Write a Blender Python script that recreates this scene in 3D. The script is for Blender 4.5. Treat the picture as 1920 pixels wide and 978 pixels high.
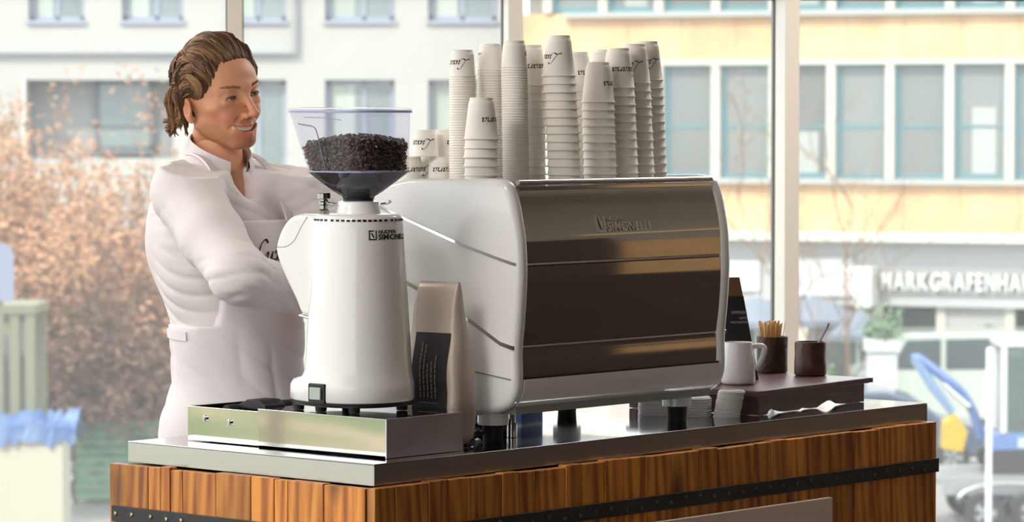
import bpy, bmesh, math, random
import numpy as np
from mathutils import Matrix, Vector
for _o in list(bpy.data.objects): bpy.data.objects.remove(_o)
SC = bpy.context.scene
COL = SC.collection
PI = math.pi
def R(d): return math.radians(d)
random.seed(7)

# ------------------------------------------------------------------ camera, sky, sun, exposure
FPX = 6257.0
CAMZ = 1.625
cam = bpy.data.cameras.new('camera'); cam_o = bpy.data.objects.new('camera', cam); COL.objects.link(cam_o)
cam.sensor_width = 36.0; cam.lens = FPX / 1920 * 36.0
cam.clip_end = 500
cam_o.location = (0, 0, CAMZ)
cam_o.rotation_euler = (PI / 2 - math.atan(263 / FPX), 0, 0)
cam.dof.use_dof = True; cam.dof.focus_distance = 6.95; cam.dof.aperture_fstop = 8.5
SC.camera = cam_o

world = bpy.data.worlds.new('world'); SC.world = world; world.use_nodes = True
wn = world.node_tree.nodes; wl = world.node_tree.links
bg = wn['Background']
bg.inputs['Color'].default_value = (0.955, 0.955, 1.0, 1); bg.inputs['Strength'].default_value = 1.5

sun = bpy.data.lights.new('sun', 'SUN'); sun_o = bpy.data.objects.new('sun', sun); COL.objects.link(sun_o)
sun.energy = 2.2; sun.angle = R(2.0); sun.color = (1.0, 0.9, 0.76)
# sunlight comes from the left, behind the camera
sun_o.rotation_euler = Vector((0.52, 0.62, -0.80)).to_track_quat('-Z', 'Y').to_euler()

SC.view_settings.view_transform = 'Standard'
try: SC.view_settings.look = 'None'
except Exception: pass
SC.view_settings.gamma = 1.0
SC.view_settings.use_curve_mapping = False
SC.view_settings.exposure = 1.24

# ------------------------------------------------------------------ helpers
def lin(c):
    return tuple(((x / 255) / 12.92 if x / 255 <= 0.04045 else ((x / 255 + 0.055) / 1.055) ** 2.4) for x in c)
MATS = {}
def mat(name, rgb, rough=0.5, metal=0.0, coat=0.0, var=0.0, vscale=8.0, bump=0.0, bscale=60.0, stretch=None,
        rvar=0.0, spec=0.5, rand=0.0, trans=0.0, sub=0.0, attr=None, rgb2=None):
    """principled material; var = colour mottling, bump = fine relief, rand = tone change from object to object"""
    if name in MATS: return MATS[name]
    m = bpy.data.materials.new(name); MATS[name] = m; m.use_nodes = True
    nt = m.node_tree; N = nt.nodes; L = nt.links
    b = N['Principled BSDF']; col = lin(rgb) + (1,)
    b.inputs['Base Color'].default_value = col
    b.inputs['Roughness'].default_value = rough; b.inputs['Metallic'].default_value = metal
    b.inputs['Coat Weight'].default_value = coat; b.inputs['Coat Roughness'].default_value = 0.05
    b.inputs['Specular IOR Level'].default_value = spec
    if trans: b.inputs['Transmission Weight'].default_value = trans
    if sub:
        b.inputs['Subsurface Weight'].default_value = sub; b.inputs['Subsurface Radius'].default_value = (0.012, 0.005, 0.003)
        b.inputs['Subsurface Scale'].default_value = 1.0
    src = None
    tc = N.new('ShaderNodeTexCoord'); vec = tc.outputs['Object']
    if stretch:
        mp = N.new('ShaderNodeMapping'); mp.inputs['Scale'].default_value = stretch; L.new(vec, mp.inputs['Vector']); vec = mp.outputs['Vector']
    if attr:
        a = N.new('ShaderNodeAttribute'); a.attribute_name = attr; src = a.outputs['Color']
    if var or rgb2:
        n = N.new('ShaderNodeTexNoise'); n.inputs['Scale'].default_value = vscale; n.inputs['Detail'].default_value = 5
        L.new(vec, n.inputs['Vector'])
        if rgb2:
            r = N.new('ShaderNodeValToRGB'); r.color_ramp.elements[0].position = 0.36; r.color_ramp.elements[1].position = 0.64
            r.color_ramp.elements[0].color = col; r.color_ramp.elements[1].color = lin(rgb2) + (1,)
            L.new(n.outputs['Fac'], r.inputs['Fac']); src = r.outputs['Color']
        if var:
            mr = N.new('ShaderNodeMapRange'); mr.inputs['From Min'].default_value = 0.3; mr.inputs['From Max'].default_value = 0.7
            mr.inputs['To Min'].default_value = 1 - var; mr.inputs['To Max'].default_value = 1 + var
            L.new(n.outputs['Fac'], mr.inputs['Value'])
            mx = N.new('ShaderNodeMix'); mx.data_type = 'RGBA'; mx.blend_type = 'MULTIPLY'; mx.inputs['Factor'].default_value = 1
            if src: L.new(src, mx.inputs['A'])
            else: mx.inputs['A'].default_value = col
            L.new(mr.outputs['Result'], mx.inputs['B']); src = mx.outputs['Result']
    if rand:
        oi = N.new('ShaderNodeObjectInfo'); hs = N.new('ShaderNodeHueSaturation')
        mr = N.new('ShaderNodeMapRange'); mr.inputs['To Min'].default_value = 1 - rand; mr.inputs['To Max'].default_value = 1 + rand
        L.new(oi.outputs['Random'], mr.inputs['Value']); L.new(mr.outputs['Result'], hs.inputs['Value'])
        if src: L.new(src, hs.inputs['Color'])
        else: hs.inputs['Color'].default_value = col
        src = hs.outputs['Color']
    if src: L.new(src, b.inputs['Base Color'])
    if bump or rvar:
        n2 = N.new('ShaderNodeTexNoise'); n2.inputs['Scale'].default_value = bscale; n2.inputs['Detail'].default_value = 4
        L.new(vec, n2.inputs['Vector'])
        if bump:
            bp = N.new('ShaderNodeBump'); bp.inputs['Strength'].default_value = bump; bp.inputs['Distance'].default_value = 0.01
            L.new(n2.outputs['Fac'], bp.inputs['Height']); L.new(bp.outputs['Normal'], b.inputs['Normal'])
        if rvar:
            mr = N.new('ShaderNodeMapRange'); mr.inputs['To Min'].default_value = max(0.02, rough - rvar); mr.inputs['To Max'].default_value = rough + rvar
            L.new(n2.outputs['Fac'], mr.inputs['Value']); L.new(mr.outputs['Result'], b.inputs['Roughness'])
    return m

def emat(name, rgb, strength):
    if name in MATS: return MATS[name]
    m = bpy.data.materials.new(name); MATS[name] = m; m.use_nodes = True
    b = m.node_tree.nodes['Principled BSDF']; b.inputs['Base Color'].default_value = lin(rgb) + (1,)
    b.inputs['Emission Color'].default_value = lin(rgb) + (1,); b.inputs['Emission Strength'].default_value = strength
    return m

def thin_glass(name, tint, haze=0.0, refl=1.0, rough=0.0, hazecol=(235, 238, 240)):
    """thin pane: lets light straight through, mirrors a little at grazing angles, a trace of dust"""
    if name in MATS: return MATS[name]
    m = bpy.data.materials.new(name); MATS[name] = m; m.use_nodes = True
    nt = m.node_tree; N = nt.nodes; L = nt.links; N.remove(N['Principled BSDF'])
    out = N['Material Output']
    t = N.new('ShaderNodeBsdfTransparent'); t.inputs['Color'].default_value = lin(tint) + (1,)
    g = N.new('ShaderNodeBsdfGlossy'); g.inputs['Roughness'].default_value = rough
    fr = N.new('ShaderNodeLayerWeight'); fr.inputs['Blend'].default_value = 0.5
    pw = N.new('ShaderNodeMath'); pw.operation = 'POWER'; pw.inputs[1].default_value = 4.0; L.new(fr.outputs['Facing'], pw.inputs[0])
    ml = N.new('ShaderNodeMath'); ml.operation = 'MULTIPLY_ADD'; ml.inputs[1].default_value = 0.6*refl; ml.inputs[2].default_value = 0.045*refl
    L.new(pw.outputs[0], ml.inputs[0])
    mx = N.new('ShaderNodeMixShader'); L.new(ml.outputs[0], mx.inputs[0]); L.new(t.outputs[0], mx.inputs[1]); L.new(g.outputs[0], mx.inputs[2])
    last = mx
    if haze:
        d = N.new('ShaderNodeBsdfDiffuse'); d.inputs['Color'].default_value = lin(hazecol) + (1,)
        tr = N.new('ShaderNodeBsdfTranslucent'); tr.inputs['Color'].default_value = lin(hazecol) + (1,)
        dd = N.new('ShaderNodeMixShader'); dd.inputs[0].default_value = 0.5; L.new(d.outputs[0], dd.inputs[1]); L.new(tr.outputs[0], dd.inputs[2])
        m2 = N.new('ShaderNodeMixShader'); m2.inputs[0].default_value = haze; L.new(mx.outputs[0], m2.inputs[1]); L.new(dd.outputs[0], m2.inputs[2]); last = m2
    L.new(last.outputs[0], out.inputs['Surface'])
    return m

class MB:
    """collects shapes; build() links them as one mesh object"""
    def __init__(s): s.v = []; s.f = []
    def add(s, vs, fs):
        n = len(s.v); s.v += [tuple(map(float, p)) for p in vs]; s.f += [tuple(i + n for i in q) for q in fs]; return s
    def box(s, x0, x1, y0, y1, z0, z1):
        return s.add([(x0,y0,z0),(x1,y0,z0),(x1,y1,z0),(x0,y1,z0),(x0,y0,z1),(x1,y0,z1),(x1,y1,z1),(x0,y1,z1)],
                     [(3,2,1,0),(4,5,6,7),(0,1,5,4),(1,2,6,5),(2,3,7,6),(3,0,4,7)])
    def loft(s, rings, cap0=True, cap1=True, closed=True):
        n = len(rings[0]); vs = [p for r in rings for p in r]; fs = []
        for i in range(len(rings) - 1):
            for j in range(n if closed else n - 1):
                k = (j + 1) % n; fs.append((i*n+j, i*n+k, (i+1)*n+k, (i+1)*n+j))
        if cap0: fs.append(tuple(range(n))[::-1])
        if cap1: fs.append(tuple((len(rings)-1)*n + j for j in range(n)))
        return s.add(vs, fs)
    def lathe(s, prof, seg=32, c=(0,0,0), cap=True):
        rings = [[(c[0]+r*math.cos(2*PI*j/seg), c[1]+r*math.sin(2*PI*j/seg), c[2]+z) for j in range(seg)] for r, z in prof]
        return s.loft(rings, cap, cap)
    def prism(s, poly, axis, a, b):
        """extrude a 2-D outline along x, y or z"""
        def P(p, t):
            return {'x': (t, p[0], p[1]), 'y': (p[0], t, p[1]), 'z': (p[0], p[1], t)}[axis]
        n = len(poly); vs = [P(p, a) for p in poly] + [P(p, b) for p in poly]
        fs = [(j, (j+1) % n, n+(j+1) % n, n+j) for j in range(n)] + [tuple(range(n))[::-1], tuple(range(n, 2*n))]
        return s.add(vs, fs)
    def tube(s, path, rad, sides=8, cap=True):
        path = [Vector(p) for p in path]; n = len(path)
        rads = rad if isinstance(rad, (list, tuple)) else [rad]*n
        up = Vector((0, 0, 1)); rings = []
        prev = None
        for i, p in enumerate(path):
            t = (path[min(i+1, n-1)] - path[max(i-1, 0)]).normalized()
            if prev is None:
                a = t.cross(up if abs(t.z) < 0.9 else Vector((1, 0, 0))).normalized()
            else:
                a = (prev - t*prev.dot(t))
                a = a.normalized() if a.length > 1e-6 else t.orthogonal().normalized()
            prev = a; b = t.cross(a)
            rings.append([tuple(p + (a*math.cos(2*PI*j/sides) + b*math.sin(2*PI*j/sides))*rads[i]) for j in range(sides)])
        return s.loft(rings, cap, cap)
    def build(s, name, m, parent=None, smooth=False, bevel=0.0, seg=2, angle=40, M=None):
        me = bpy.data.meshes.new(name); me.from_pydata(s.v, [], s.f)
        bm = bmesh.new(); bm.from_mesh(me); bmesh.ops.recalc_face_normals(bm, faces=bm.faces); bm.to_mesh(me); bm.free()
        return link(name, me, m, parent, smooth, bevel, seg, angle, M)

def link(name, me, m, parent=None, smooth=False, bevel=0.0, seg=2, angle=40, M=None):
    if m is not None and len(me.materials) == 0: me.materials.append(m)
    o = bpy.data.objects.new(name, me); COL.objects.link(o)
    if parent is not None: o.parent = parent
    if M is not None: o.matrix_basis = M
    if smooth or bevel:
        me.polygons.foreach_set('use_smooth', [True]*len(me.polygons))
        if not smooth == 'all':
            me.set_sharp_from_angle(angle=R(angle))
    if bevel:
        b = o.modifiers.new('bevel', 'BEVEL'); b.width = bevel; b.segments = seg; b.limit_method = 'ANGLE'; b.angle_limit = R(angle)
        b.harden_normals = True
    return o
def tag(o, label, cat, group=None, kind=None):
    o['label'] = label; o['category'] = cat
    if group: o['group'] = group
    if kind: o['kind'] = kind
    return o
def struct(o, label=None, cat=None):
    o['kind'] = 'structure'
    if label: o['label'] = label
    if cat: o['category'] = cat
    return o
def thing(name, label, cat, M, group=None, kind=None):
    o = bpy.data.objects.new(name, None); COL.objects.link(o); o.empty_display_size = 0.05; o.matrix_basis = M
    return tag(o, label, cat, group, kind)
def smooth_path(pts, n=6, closed=False):
    """Catmull-Rom through the points"""
    P = [np.array(p, float) for p in pts]; out = []; m = len(P)
    for i in range(m if closed else m - 1):
        p0 = P[(i-1) % m] if (closed or i > 0) else 2*P[0]-P[1]; p1 = P[i]; p2 = P[(i+1) % m]
        p3 = P[(i+2) % m] if (closed or i+2 < m) else 2*P[m-1]-P[m-2]
        for k in range(n):
            t = k/n
            out.append(tuple(0.5*((2*p1) + (-p0+p2)*t + (2*p0-5*p1+4*p2-p3)*t*t + (-p0+3*p1-3*p2+p3)*t**3)))
    if not closed: out.append(tuple(P[-1]))
    return out
def rrect(hx, hy, r, n=5, cx=0, cy=0):
    """rounded rectangle outline"""
    out = []
    for sx, sy, a0 in ((1,1,0), (-1,1,90), (-1,-1,180), (1,-1,270)):
        for k in range(n + 1):
            a = R(a0 + 90*k/n); out.append((cx + sx*(hx-r) + r*math.cos(a), cy + sy*(hy-r) + r*math.sin(a)))
    return out

# the counter's own frame: x along its long side, y towards the barista, turned 48.5 degrees to the camera
CO = Vector((-0.271, 6.541, 0.0)); CROT = R(48.5); ZT = 0.95
CF = Matrix.Translation(CO) @ Matrix.Rotation(CROT, 4, 'Z')
def at(u, v, z, rz=0.0): return CF @ Matrix.Translation((u, v, z)) @ Matrix.Rotation(rz, 4, 'Z')
def wld(x, y, z, rz=0.0): return Matrix.Translation((x, y, z)) @ Matrix.Rotation(rz, 4, 'Z')

def text_mesh(name, body, size, m, parent, M, extrude=0.0, shear=0.0, bold=0.0, align='LEFT', spacing=1.0):
    c = bpy.data.curves.new(name, 'FONT'); c.body = body; c.size = size; c.extrude = extrude; c.shear = shear; c.offset = bold
    c.align_x = align; c.space_character = spacing; c.resolution_u = 3
    t = bpy.data.objects.new(name, c); COL.objects.link(t); bpy.context.view_layer.update()
    me = bpy.data.meshes.new_from_object(t.evaluated_get(bpy.context.evaluated_depsgraph_get()))
    bpy.data.objects.remove(t); bpy.data.curves.remove(c)
    me.materials.clear()
    return link(name, me, m, parent, M=M)

# ------------------------------------------------------------------ materials used all over
white_coat = mat('white_enamel', (236, 236, 236), 0.28, coat=0.6, spec=0.5)
steel = mat('polished_steel', (200, 200, 202), 0.10, metal=1.0, rvar=0.05, bscale=6)
chrome = mat('chrome', (215, 216, 220), 0.06, metal=1.0)
black_pl = mat('black_plastic', (22, 22, 24), 0.4, spec=0.4)
black_rub = mat('black_rubber', (16, 16, 17), 0.6)
paper_white = mat('cup_paper', (254, 250, 243), 0.6, spec=0.3)
_n = paper_white.node_tree.nodes; _l = paper_white.node_tree.links      # thin paper lets some light through
_t = _n.new('ShaderNodeBsdfTranslucent'); _t.inputs['Color'].default_value = lin((255, 238, 210)) + (1,)
_m = _n.new('ShaderNodeMixShader'); _m.inputs[0].default_value = 0.06
_l.new(_n['Principled BSDF'].outputs[0], _m.inputs[1]); _l.new(_t.outputs[0], _m.inputs[2]); _l.new(_m.outputs[0], _n['Material Output'].inputs['Surface'])
print_black = mat('print_black', (52, 46, 46), 0.7, spec=0.2)
# ------------------------------------------------------------------ the room
m_floor = mat('floor_wood_dark', (78, 60, 50), 0.35, var=0.2, vscale=3, stretch=(1, 6, 1))
m_ceil = mat('ceiling_paint', (226, 220, 210), 0.8)
m_wall = mat('wall_taupe', (150, 142, 132), 0.7, var=0.06, vscale=2)
m_wains = mat('wall_brown', (58, 42, 34), 0.6, var=0.15, vscale=2)
m_tan = mat('wall_tan', (196, 160, 112), 0.6, var=0.08)
m_frame = mat('window_aluminium', (226, 219, 208), 0.45)
m_gasket = mat('window_gasket', (58, 62, 60), 0.5)
m_dark = mat('dark_transom', (52, 60, 56), 0.5)
pane_m = thin_glass('window_pane_glass', (246, 250, 249), haze=0.07, refl=0.6)
RX0, RX1, RY0 = -6.2, 4.6, -4.0
WA = R(5.0); WD = 11.0                                   # the window wall: 11 m off, turned 5 degrees
def wpt(t, d=0.0): return (t*math.cos(WA) + d*math.sin(WA), WD + t*math.sin(WA) - d*math.cos(WA))   # d = into the room
f_poly = [(RX0, RY0), (RX1, RY0), wpt(RX1/math.cos(WA)), wpt(RX0/math.cos(WA))]
struct(MB().prism(f_poly, 'z', -0.25, 0.0).build('floor', m_floor))
ROOFZ = 3.3
struct(MB().prism([(RX0-1.0, RY0-1.0), (RX1+0.2, RY0-1.0), wpt(RX1+0.3, -0.4), wpt(RX0-1.0, -0.4)], 'z', ROOFZ, ROOFZ+0.35).build('ceiling', m_ceil))
wr = struct(MB().prism([(RX1, RY0), (RX1+0.2, RY0), (RX1+0.2, 11.45), (RX1, 11.4)], 'z', 0, ROOFZ).build('wall_right', m_wall))
MB().box(RX1-0.02, RX1, RY0+0.1, 11.2, 0.0, 1.02).build('wainscot', m_wains, wr, bevel=0.004)
MB().box(RX1-0.03, RX1, 7.86, 9.6, 1.03, 1.62).build('wall_panel', m_tan, wr, bevel=0.004)  # unseen tan panel, placed where the machine's steel back mirrors it
MB().box(RX1-0.04, RX1, 6.2, 7.84, 1.03, 1.78).build('dark_reflection_panel', m_wains, wr, bevel=0.004)  # unseen dark panel, added for the dark part of the steel's reflection
struct(MB().prism([(-1.6, RY0-0.1), (RX1+0.2, RY0-0.1), (RX1+0.2, RY0+0.1), (-1.6, RY0+0.1)], 'z', 0, ROOFZ).build('wall_back_blocker', mat('wall_back_brown', (84, 68, 58), 0.7)))  # unseen wall, made solid to block light from behind the camera
MB().box(RX1-0.05, RX1, 7.75, 9.6, 1.9, 1.96).build('reflection_bar', mat('bar_cream', (232, 208, 160), 0.5), wr, bevel=0.004)  # unseen bar, added for a warm bright line in the steel's reflection
wmat = Matrix.Translation((0, WD, 0)) @ Matrix.Rotation(WA, 4, 'Z')
SP = 0.903
n0 = 1
for k in range(-7, 6):
    x = k*SP - 0.006
    if x < RX0-0.1 or x > RX1: continue
    tr = struct(MB().box(x-0.024, x+0.024, -0.21, 0.03, 0, ROOFZ).build('trim_%d' % n0, m_frame, bevel=0.003, M=wmat))
    for s in (-1, 1):
        MB().box(x+s*0.024-0.005, x+s*0.024+0.005, -0.012, 0.035, 0, ROOFZ).build('gasket', m_gasket, tr)
    n0 += 1
n1 = 1
for k in range(-7, 5):
    x0 = k*SP+0.018; x1 = (k+1)*SP-0.03
    if x0 < RX0: continue
    w = struct(MB().box(x0, x1, 0.004, 0.012, 0.06, 2.02).build('window_%d' % n1, pane_m, M=wmat))
    MB().box(x0, x1, -0.02, 0.03, 2.0225, 2.075).build('transom', m_dark, w, bevel=0.003)
    MB().box(x0, x1, -0.02, 0.03, 0.0, 0.06).build('sill', m_frame, w, bevel=0.003)
    MB().box(x0, x1, 0.004, 0.012, 2.075, ROOFZ-0.06).build('upper_pane', pane_m, w)
    n1 += 1
# glazing along the left side and behind the camera: posts with panes between them
for k in range(0, 9):
    y = RY0 + 0.06 + k*1.75
    if y < 10.2: struct(MB().box(RX0-0.04, RX0+0.04, y-0.03, y+0.03, 0, ROOFZ).build('trim_%d' % n0, m_frame, bevel=0.003)); n0 += 1
    if y < 8.6:
        struct(MB().box(RX0-0.004, RX0+0.004, y+0.03, y+1.72, 0.05, ROOFZ-0.05).build('window_%d' % n1, pane_m)); n1 += 1
for k in range(0, 3):
    x = RX0 + 0.1 + k*1.75
    struct(MB().box(x-0.03, x+0.03, RY0-0.04, RY0+0.04, 0, ROOFZ).build('trim_%d' % n0, m_frame, bevel=0.003)); n0 += 1
    if k < 3:
        struct(MB().box(x+0.03, x+1.72, RY0-0.004, RY0+0.004, 0.05, ROOFZ-0.05).build('window_%d' % n1, pane_m)); n1 += 1
# unseen glowing panels, added under the ceiling as fill light for the room
fill_e = emat('fill_panel_glow', (255, 247, 238), 8.0)
fill_f = mat('fill_panel_frame', (210, 208, 204), 0.5)
for (x, y, w, lab) in ((-4.4, 3.2, 'square', 'nearest the left glass wall'), (-1.9, 4.6, 'square', 'over the floor in front of the counter'),
                       (-3.0, 8.4, 'square', 'by the windows behind the barista'), (1.6, 9.2, 'square', 'by the windows at the right')):
    t = thing('fill_panel', 'added unseen square fill light panel ' + lab, 'fill light', wld(x, y, ROOFZ-0.05), 'added fill light panels')
    MB().prism(rrect(0.62, 0.62, 0.03), 'z', 0.0, 0.049).build('frame', fill_f, t)
    MB().prism(rrect(0.57, 0.57, 0.02), 'z', -0.012, -0.001).build('diffuser', fill_e, t)

# ------------------------------------------------------------------ counter
def wood_mat(name, dark, light, knot, rand):
    m = bpy.data.materials.new(name); m.use_nodes = True; nt = m.node_tree; N = nt.nodes; L = nt.links; b = N['Principled BSDF']
    tc = N.new('ShaderNodeTexCoord'); oi = N.new('ShaderNodeObjectInfo')
    ad = N.new('ShaderNodeVectorMath'); ad.operation = 'ADD'; L.new(tc.outputs['Object'], ad.inputs[0])
    sc = N.new('ShaderNodeVectorMath'); sc.operation = 'SCALE'; sc.inputs[0].default_value = (3.1, 7.7, 5.3); L.new(oi.outputs['Random'], sc.inputs['Scale'])
    L.new(sc.outputs['Vector'], ad.inputs[1])
    mp = N.new('ShaderNodeMapping'); mp.inputs['Scale'].default_value = (1, 1, 0.09); L.new(ad.outputs['Vector'], mp.inputs['Vector'])
    n = N.new('ShaderNodeTexNoise'); n.inputs['Scale'].default_value = 26; n.inputs['Detail'].default_value = 7; n.inputs['Distortion'].default_value = 0.9
    L.new(mp.outputs['Vector'], n.inputs['Vector'])
    w = N.new('ShaderNodeTexWave'); w.wave_type = 'BANDS'; w.bands_direction = 'DIAGONAL'; w.inputs['Scale'].default_value = 18; w.inputs['Distortion'].default_value = 9
    w.inputs['Detail'].default_value = 2; w.inputs['Detail Scale'].default_value = 0.9; L.new(mp.outputs['Vector'], w.inputs['Vector'])
    mxf = N.new('ShaderNodeMix'); mxf.data_type = 'FLOAT'; mxf.inputs['Factor'].default_value = 0.22
    L.new(n.outputs['Fac'], mxf.inputs['A']); L.new(w.outputs['Fac'], mxf.inputs['B'])
    r = N.new('ShaderNodeValToRGB'); e = r.color_ramp.elements; e[0].position = 0.32; e[1].position = 0.62
    e[0].color = lin(dark)+(1,); e[1].color = lin(light)+(1,); L.new(mxf.outputs['Result'], r.inputs['Fac'])
    # knots and dark resin patches
    v = N.new('ShaderNodeTexVoronoi'); v.inputs['Scale'].default_value = 9; mk = N.new('ShaderNodeMapping'); mk.inputs['Scale'].default_value = (1, 1, 0.38)
    L.new(ad.outputs['Vector'], mk.inputs['Vector']); L.new(mk.outputs['Vector'], v.inputs['Vector'])
    kr = N.new('ShaderNodeMapRange'); kr.inputs['From Min'].default_value = 0.1; kr.inputs['From Max'].default_value = 0.32; kr.inputs['To Min'].default_value = 0.85; kr.inputs['To Max'].default_value = 0.0
    L.new(v.outputs['Distance'], kr.inputs['Value'])
    km = N.new('ShaderNodeMix'); km.data_type = 'RGBA'; km.inputs['B'].default_value = lin(knot)+(1,)
    L.new(kr.outputs['Result'], km.inputs['Factor']); L.new(r.outputs['Color'], km.inputs['A'])
    hs = N.new('ShaderNodeHueSaturation'); mr = N.new('ShaderNodeMapRange'); mr.inputs['To Min'].default_value = 1-rand; mr.inputs['To Max'].default_value = 1+rand*0.6
    L.new(oi.outputs['Random'], mr.inputs['Value']); L.new(mr.outputs['Result'], hs.inputs['Value']); L.new(km.outputs['Result'], hs.inputs['Color'])
    L.new(hs.outputs['Color'], b.inputs['Base Color']); b.inputs['Roughness'].default_value = 0.42
    bp = N.new('ShaderNodeBump'); bp.inputs['Strength'].default_value = 0.25; bp.inputs['Distance'].default_value = 0.004
    L.new(mxf.outputs['Result'], bp.inputs['Height']); L.new(bp.outputs['Normal'], b.inputs['Normal'])
    return m
m_plank = wood_mat('plank_wood', (156, 84, 26), (226, 150, 64), (70, 34, 14), 0.26)
m_strap = mat('strap_iron', (66, 66, 68), 0.55, metal=0.6, var=0.15, vscale=14)
m_screw = mat('screw_zinc', (190, 180, 150), 0.35, metal=0.9)
counter = thing('bar_counter', 'wooden plank-clad bar counter bound with a dark iron strap', 'counter', CF.copy())
MB().box(0.0, 1.894, 0.0, 0.735, 0.02, 0.9).build('carcass', mat('carcass_dark', (60, 34, 18), 0.7), counter)
rr = random.Random(3)
# short side planks (towards the left of the picture), widths as in the photograph
vb = [q*0.972 for q in (0.0, 0.118, 0.222, 0.262, 0.331, 0.438, 0.54, 0.578, 0.61, 0.648, 0.772)]
for a, b in zip(vb[:-1], vb[1:]):
    t = rr.uniform(-0.003, 0.003)
    MB().box(-0.026-t*0.3, -0.004, a+0.001, b-0.001, 0.004, 0.905+t).build('plank', m_plank, counter, bevel=0.0015)
# long side planks
x = -0.026; i = 0
while x < 1.905:
    w = rr.choice((0.052, 0.066, 0.075, 0.083, 0.095, 0.06))
    x1 = min(x+w, 1.912)
    if 1.912-x1 < 0.03: x1 = 1.912
    t = rr.uniform(-0.003, 0.002)
    MB().box(x+0.001, x1-0.001, -0.026-t*0.4, -0.004, 0.004, 0.906+t).build('plank', m_plank, counter, bevel=0.0015)
    x = x1
# far short side
for k in range(8):
    MB().box(1.895, 1.912, k*0.092+0.001, (k+1)*0.092-0.001, 0.004, 0.905).build('plank', m_plank, counter, bevel=0.0015)
s1 = MB().box(-0.034, -0.029, -0.034, 0.735, 0.783, 0.816).build('strap', m_strap, counter, bevel=0.001)
s2 = MB().box(-0.034, 1.912, -0.034, -0.029, 0.787, 0.82).build('strap', m_strap, counter, bevel=0.001)
sm = MB().lathe([(0.0045, 0), (0.0045, 0.002), (0.003, 0.003), (0.0022, 0.0018)], 10).build('screw', m_screw, s1, smooth=True)
scr = sm.data
sm.matrix_basis = Matrix.Translation((-0.034, 0.722, 0.8)) @ Matrix.Rotation(-PI/2, 4, 'Y')
for k in range(1, 12):
    o = sm.copy(); COL.objects.link(o); o.matrix_basis = Matrix.Translation((-0.034, 0.722-k*0.052*(0.95+0.1*rr.random()), 0.799+rr.uniform(-0.003, 0.003))) @ Matrix.Rotation(-PI/2, 4, 'Y')
m_screw_d = mat('screw_dark', (96, 94, 92), 0.4, metal=0.8)
me2 = scr.copy(); me2.materials.clear(); me2.materials.append(m_screw_d)
for k in range(37):
    o = bpy.data.objects.new('screw', me2); COL.objects.link(o); o.parent = s2
    o.matrix_basis = Matrix.Translation((0.03+k*0.0505, -0.034, 0.803+rr.uniform(-0.006, 0.006))) @ Matrix.Rotation(PI/2, 4, 'X')
# stainless worktop
m_top = mat('worktop_steel', (172, 174, 178), 0.085, metal=1.0, rvar=0.05, bscale=4)
m_edge = mat('worktop_edge_steel', (190, 186, 180), 0.26, metal=1.0)
top = thing('worktop', 'brushed stainless steel worktop capping the plank counter', 'worktop', at(0, 0, 0.907))
MB().box(0.0, 1.91, 0.0, 0.72, 0.0405, 0.043).build('top_sheet', m_top, top, bevel=0.001)
for a in ((0, 1.91, 0, 0.0025), (0, 1.91, 0.7175, 0.72), (0, 0.0025, 0.003, 0.717), (1.9075, 1.91, 0.003, 0.717)):
    MB().box(*a, 0.0, 0.0402).build('edge_band', m_edge, top)
MB().box(0.0026, 1.907, 0.0026, 0.717, 0.0, 0.04).build('core_board', mat('core_board', (92, 70, 52), 0.7), top)
# pale panel hung on the long side
bd = tag(MB().prism(rrect(0.338, 0.2, 0.004), 'y', -0.012, 0.0).build('notice_board', mat('pale_board', (232, 208, 198), 0.6), bevel=0.0015, M=at(1.125, -0.035, 0.565)),
         'pale pinkish rectangular board fixed to the plank front below the iron strap', 'board')
# ------------------------------------------------------------------ espresso machine (its back faces the camera)
U0, U1 = 0.475, 1.195
mac = thing('espresso_machine', 'large white espresso machine with mirror-polished steel back on the worktop', 'espresso machine', at(U0, 0.0, ZT))
MW = U1-U0
# outline of the back (y, z above the worktop)
back = [(0.165, 0.055), (0.11, 0.062), (0.072, 0.078), (0.054, 0.104), (0.049, 0.135), (0.05, 0.195), (0.044, 0.25), (0.039, 0.31), (0.037, 0.365), (0.041, 0.43), (0.053, 0.49), (0.063, 0.523)]
back = smooth_path(back, 5)
def back_y(z):
    zs = [p[1] for p in back]; ys = [p[0] for p in back]; return float(np.interp(z, zs, ys))
# cheeks: the white side panels with their rounded edge
topc = [(0.072, 0.545), (0.09, 0.5525), (0.12, 0.5545)]
front = [(0.36, 0.551), (0.45, 0.535), (0.52, 0.505), (0.56, 0.465), (0.565, 0.38), (0.55, 0.22), (0.555, 0.13), (0.545, 0.075), (0.52, 0.058), (0.45, 0.054)]
cheek = back + topc + front
for s, a, b in ((0, 0.0, 0.034), (1, MW-0.034, MW)):
    MB().prism(cheek, 'x', a, b).build('side_panel', white_coat, mac, bevel=0.016, seg=4, angle=30)
# chrome strips on the cheeks: three lines that climb towards the front
def strip(pts, x, hw, nm, m, th=0.0025):
    mb = MB(); out = []
    for i, (y, z) in enumerate(pts): out.append((y, z-hw))
    for (y, z) in reversed(pts): out.append((y, z+hw))
    mb.prism(out, 'x', x-th, x+th); return mb.build(nm, m, mac)
for x in (0.0, MW):
    strip([(0.047, 0.376), (0.09, 0.386), (0.2, 0.414), (0.34, 0.458), (0.47, 0.5)], x, 0.003, 'chrome_strip', chrome)
    strip([(0.055, 0.202), (0.09, 0.21), (0.16, 0.246), (0.24, 0.283), (0.4, 0.345), (0.55, 0.39)], x, 0.0042, 'chrome_strip', chrome)
    strip([(0.062, 0.136), (0.12, 0.143), (0.2, 0.153), (0.35, 0.165), (0.54, 0.175)], x, 0.0009, 'seam', mat('seam_grey', (120, 118, 116), 0.6))
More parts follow.
